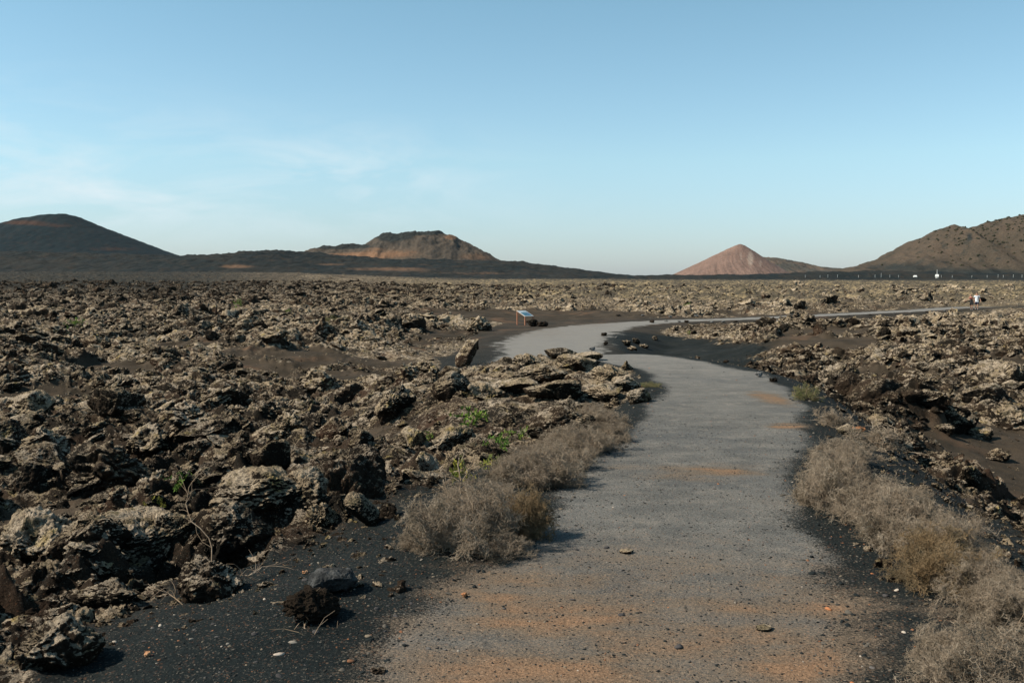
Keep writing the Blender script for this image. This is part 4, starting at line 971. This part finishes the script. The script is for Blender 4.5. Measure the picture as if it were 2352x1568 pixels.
def walker(px, py, height, rot, label, female=False):
    x, y, z = hit(px, py)
    k = height / 1.8; V = lambda a, b, c: (a * k, b * k, c * k)
    sw = .19 if not female else .165; lean = -.10 if female else 0
    # front is -Y ; +X is the figure's left
    nodes = [(V(0, 0, .95), (.13 * k, .10 * k)), (V(lean * .2, -.01, 1.12), (.125 * k, .09 * k)), (V(lean * .6, -.02, 1.34), (.15 * k, .10 * k)), (V(lean * .8, -.02, 1.46), (.09 * k, .075 * k)), (V(lean, -.03, 1.53), .05 * k), (V(lean * 1.1, -.05, 1.60), (.082 * k, .095 * k)), (V(lean * 1.15, -.04, 1.73), (.088 * k, .105 * k))]
    edges = [(0, 1), (1, 2), (2, 3), (3, 4), (4, 5), (5, 6)]
    def chain(start, pts):
        p_ = start
        for c, r_ in pts: nodes.append((V(*c), r_ * k)); edges.append((p_, len(nodes) - 1)); p_ = len(nodes) - 1
        return p_
    armL = [((sw + lean * .7, -.01, 1.41), .055), ((sw + .09 + lean * .5, .03, 1.14), .040), ((sw + .16, -.05, .90), .028), ((sw + .17, -.08, .84), .030)]
    if female: armR = [((-sw + lean * .8, -.02, 1.40), .050), ((-sw - .13 + lean, -.03, 1.16), .036), ((-sw - .36 + lean, -.10, 1.00), .026), ((-sw - .42 + lean, -.12, .97), .026)]
    else: armR = [((-sw, -.01, 1.41), .055), ((-sw - .05, .06, 1.14), .040), ((-sw - .06, -.02, .90), .028), ((-sw - .06, -.05, .84), .030)]
    hands = [chain(3, armL), chain(3, armR)]
    for h_, sx in zip(hands, (1, -1)):
        hx, hy, hz = (q / k for q in nodes[h_][0])
        for f_, (dx, dy, dz) in enumerate([(.018, -.02, -.075), (.008, -.030, -.085), (-.004, -.022, -.088), (-.016, -.010, -.078)]):
            chain(h_, [((hx + dx * sx * .8, hy + dy * .6, hz + dz * .55), .010), ((hx + dx * sx, hy + dy - .01, hz + dz), .008)])
        chain(h_, [((hx - .03 * sx, hy - .035, hz - .02), .011), ((hx - .035 * sx, hy - .05, hz - .05), .009)])
    chain(0, [((.095, 0, .88), .095), ((.10, -.13, .50), .058), ((.10, -.10, .30), .052), ((.10, -.02, .09), .036), ((.10, -.04, .04), .036), ((.11, -.17, .03), .030)])
    chain(0, [((-.095, 0, .88), .095), ((-.09, .02, .50), .058), ((-.09, .12, .31), .052), ((-.09, .24, .13), .036), ((-.09, .24, .07), .036), ((-.10, .13, .03), .030)])
    body = skin_obj('person', nodes, edges, M_SKIN)
    hx, hy, hz = (q / k for q in nodes[6][0])
    # nose, eyes sockets and ears are shaped on the head of the same surface
    for vtx in body.data.vertices:
        c = vtx.co / k
        if c.z > 1.55 and c.y < hy - .06 and abs(c.x - hx) < .02 and abs(c.z - 1.66) < .02: vtx.co.y -= .022 * k
        if c.z > 1.63 and c.z < 1.70 and abs(abs(c.x - hx) - .07) < .012 and abs(c.y - hy) < .03: vtx.co.x += math.copysign(.014, c.x - hx) * k
    body.location = (x, y, z); body.rotation_euler = (0, 0, rot)
    tag(body, label, 'person')
    hair = [(V(hx, hy + .03, hz + .035), (.092 * k, .096 * k)), (V(hx, hy + .055, hz - .06), (.070 * k, .045 * k))] + ([(V(hx + .02, hy + .08, hz - .2), (.06 * k, .03 * k))] if female else [])
    skin_obj('hair', hair, [(i_, i_ + 1) for i_ in range(len(hair) - 1)], M_HAIRB if female else M_HAIRD, body)
    top_m = M_BLK if female else M_TEE; bot_m = M_BLK if female else M_NAVY
    g = 1.16
    n2 = [(V(0, 0, .88), (.175 * k, .14 * k)), (nodes[0][0], (.175 * k, .14 * k)), (nodes[1][0], (.172 * k, .132 * k)), (nodes[2][0], (.188 * k, .14 * k)), (V(lean * .75, -.02, 1.45), (.13 * k, .10 * k))]
    e2 = [(0, 1), (1, 2), (2, 3), (3, 4)]
    if not female:
        for s_ in (1, -1):
            a_ = len(n2); n2 += [(V(s_ * sw, -.01, 1.41), .085 * k), (V(s_ * (sw + .06), .015, 1.20), .080 * k)]; e2 += [(4, a_), (a_, a_ + 1)]
    skin_obj('shirt', n2, e2, top_m, body, root=1)
    n3 = [(V(0, 0, 1.00), (.145 * k, .115 * k)), (V(0, 0, .88), (.155 * k, .128 * k)), (V(.10, -.01, .82), .125 * k), (V(.105, -.11, .50), .110 * k), (V(-.10, 0, .82), .125 * k), (V(-.09, .02, .50), .110 * k)]
    skin_obj('shorts', n3, [(0, 1), (1, 2), (2, 3), (1, 4), (4, 5)], bot_m, body)
    if female:
        skin_obj('backpack_strap', [(V(.09, -.14, 1.20), .03 * k), (V(.08 + lean * .7, -.165, 1.36), .03 * k), (V(.09 + lean * .8, -.03, 1.49), .024 * k), (V(.09 + lean * .8, .08, 1.40), .024 * k)], [(0, 1), (1, 2), (2, 3)], M_RED, body)
        skin_obj('backpack_strap', [(V(-.11, -.14, 1.20), .03 * k), (V(-.10 + lean * .7, -.165, 1.36), .03 * k), (V(-.09 + lean * .8, -.03, 1.49), .024 * k), (V(-.09 + lean * .8, .08, 1.40), .024 * k)], [(0, 1), (1, 2), (2, 3)], M_RED, body)
    else:
        bm = bmesh.new(); box_bm(bm, V(hx, hy - .088, hz - .035), (.13 * k, .02 * k, .035 * k)); bm_obj('sunglasses', bm, M_BLK, body, bevel=.004)
    for s_, (a_, b_) in ((1, ((.10, -.01, .045), (.11, -.19, .035))), (-1, ((-.09, .24, .06), (-.10, .10, .035)))):
        skin_obj('shoe', [(V(*a_), .045 * k), (V(*b_), .038 * k)], [(0, 1)], M_SHOE, body)
    return body
walker(2243, 711, 1.78, -.35, 'man in white t-shirt and navy shorts walking on the far path')
walker(2231, 712.5, 1.60, -.6, 'woman in black top and shorts with one arm out beside the man', True)

# ------------------------------------------------------------------ far roadside
M_WHITE = simple_mat('white_paint', (.62, .62, .60), .6); M_DARKG = simple_mat('dark_glass', (.02, .025, .03), .2); M_TYRE = simple_mat('tyre', (.02, .02, .02), .8)
def far_pt(px, y): 
    x = (px - 1176) / FD * y; return x, y
def vehicle(px, y, L, W, Ht, label, rot=0.0, van=False, col=None, name='parked_car'):
    x, y = far_pt(px, y); z = 1.65 + (632.4 - 637.5) / FD * y - 0.2
    z = H(x, y)
    z = max(z, 1.65 - 5.2 / FD * y)
    root = tag(link(name, None, None, (x, y, z), (0, 0, rot)), label, 'van' if van else 'car')
    bm = bmesh.new()
    prof = [(-.5, .22), (-.5, .55), (-.46, .62), (-.24 if not van else -.44, .66), (-.12 if not van else -.34, 1.0), (.30 if not van else .48, 1.0), (.46 if not van else .5, .64), (.5, .60), (.5, .22)]
    for s_ in (-1, 1): [bm.verts.new((a * L, s_ * W / 2 * (.86 if b > .9 else 1), b * Ht)) for a, b in prof]
    bm.verts.ensure_lookup_table(); n_ = len(prof)
    bm.faces.new([bm.verts[i_] for i_ in range(n_)]); bm.faces.new([bm.verts[n_ + i_] for i_ in reversed(range(n_))])
    for i_ in range(n_): bm.faces.new([bm.verts[i_], bm.verts[n_ + i_], bm.verts[n_ + (i_ + 1) % n_], bm.verts[(i_ + 1) % n_]])
    bmesh.ops.recalc_face_normals(bm, faces=bm.faces[:])
    bm_obj('body', bm, col or M_WHITE, root)
    bm = bmesh.new(); 
    for s_ in (-1, 1): box_bm(bm, (.06 * L, s_ * W * .468, .80 * Ht), (.46 * L, .06, .22 * Ht))
    bm_obj('side_window', bm, M_DARKG, root)
    for sx in (-.32, .32):
        for sy in (-1, 1):
            bm = bmesh.new(); bmesh.ops.create_cone(bm, cap_ends=True, segments=20, radius1=.33, radius2=.33, depth=.22, matrix=Matrix.Translation((sx * L, sy * (W / 2 - .08), .33)) @ Matrix.Rotation(math.pi / 2, 4, 'X'))
            bm_obj('wheel', bm, M_TYRE, root)
    return root
RY = 640
vehicle(2100, RY, 4.4, 1.8, 1.5, 'white car parked by the far road at the foot of the hill', 1.35)
vehicle(2145 * 0 + 2127, RY, 3.9, 1.8, 1.5, 'dark red car just right of the white car on the far road', .3, col=simple_mat('red_paint', (.12, .02, .02), .4)) if False else None
vehicle(2338 * 0 + 2150, RY, 5.2, 2.1, 2.1, 'white van on the far road below the thin mast', 1.2, True)
def marker(px, y, h, label, mat=M_WHITE):
    x, y = far_pt(px, y); z = max(H(x, y), 1.65 - 5.2 / FD * y) - .2
    bm = bmesh.new(); box_bm(bm, (0, 0, h / 2), (.12, .12, h * .8)); box_bm(bm, (0, 0, h * .85), (.22, .22, .3))
    return tag(bm_obj('marker_post', bm, mat, None, (x, y, z), .02), label, 'post', 'white marker posts along the far road')
for px, hh in [(1848, 2.0), (1882, 1.8), (1900, 2.4), (1922, 2.2), (1970, 1.8), (2008, 2.2), (2022, 3.4), (2042, 2.2), (2062, 1.8), (2230, 1.7), (2160, 1.9), (2185, 1.9), (2265, 1.8), (2290, 2.4), (2302, 1.9), (2325, 2.4), (2345, 2.2)]:
    marker(px, RY, hh, 'small white marker post beside the far road')
x, y = far_pt(2150, RY + 4); z = max(H(x, y), 1.65 - 5.2 / FD * y) - .3
mast = tag(link('radio_mast', None, None, (x, y, z)), 'thin pale mast standing behind the white van', 'mast')
bm = bmesh.new(); bmesh.ops.create_cone(bm, cap_ends=True, segments=8, radius1=.18, radius2=.10, depth=5.4, matrix=Matrix.Translation((0, 0, 2.7))); bm_obj('pole', bm, M_WHITE, mast)
bm = bmesh.new(); box_bm(bm, (0, 0, .3), (1.2, 1.2, .6)); bm_obj('base', bm, M_WHITE, mast, bevel=.05)

# shrubs dotted over the right-hand hill
def hill_bush_mesh():
    d, f = ICO[2]; rs = np.random.RandomState(5)
    P_ = []; F_ = []
    for k in range(9):
        c = rs.randn(3) * .38; c[2] = abs(c[2]) * .8 + .25
        P_.append(d * (1 + .5 * perlin3(d * 2.5, k)[:, None]) * rs.uniform(.28, .5) + c); F_.append(f + k * len(d))
    t = NT('hill_shrub_leaf'); t.l.new(t.mix(t.step(t.noise(.8, 3), .4, .6), (.030, .034, .022), (.055, .048, .030)), t.b.inputs['Base Color'])
    return mesh_from('hill_shrub', np.concatenate(P_), np.concatenate(F_), t.m, False)
HB = hill_bush_mesh(); hm = HILL_R.data; nv = len(hm.vertices); hc = np.empty(nv * 3, np.float32); hm.vertices.foreach_get('co', hc); hc = hc.reshape(-1, 3)
pxs = hc[:, 0] / hc[:, 1] * FD + 1176; pys = H0 - (hc[:, 2] - EYE) / hc[:, 1] * FD
ok = (hc[:, 1] < 1352) & (pxs > 2010) & (pxs < 2348) & (pys < 612) & (pys > 480)
ids = np.where(ok)[0]; wgt = (ss(600, 520, pys[ids]) * .8 + .2) * ss(2000, 2250, pxs[ids]) + .05
sel = rng.choice(ids, 210, replace=False, p=wgt / wgt.sum())
for i_ in sel:
    s_ = rng.uniform(.7, 1.9); o = link('hill_shrub', HB, None, hc[i_] - np.array([0, 0, .3]), (0, 0, rng.uniform(0, 6)), (s_ * 1.2, s_ * 1.2, s_ * .9))
    tag(o, 'dark round shrub dotted on the brown right-hand hill', 'shrub', 'shrubs dotted over the right-hand hill')

# ------------------------------------------------------------------ air
HAZE = True
if HAZE:
    bm = bmesh.new(); box_bm(bm, (0, 1400, 100), (9000, 4400, 230))
    me = bpy.data.meshes.new('haze'); bm.to_mesh(me); bm.free()
    m = bpy.data.materials.new('haze'); m.use_nodes = True; nn_ = m.node_tree.nodes; nn_.clear()
    o_ = nn_.new('ShaderNodeOutputMaterial'); pv = nn_.new('ShaderNodeVolumePrincipled')
    pv.inputs['Color'].default_value = (.80, .90, 1.0, 1); pv.inputs['Density'].default_value = .00001; pv.inputs['Anisotropy'].default_value = .2
    m.node_tree.links.new(pv.outputs[0], o_.inputs['Volume']); me.materials.append(m)
    tag(link('haze', me), 'thin pale haze over the distant hills', kind='stuff')
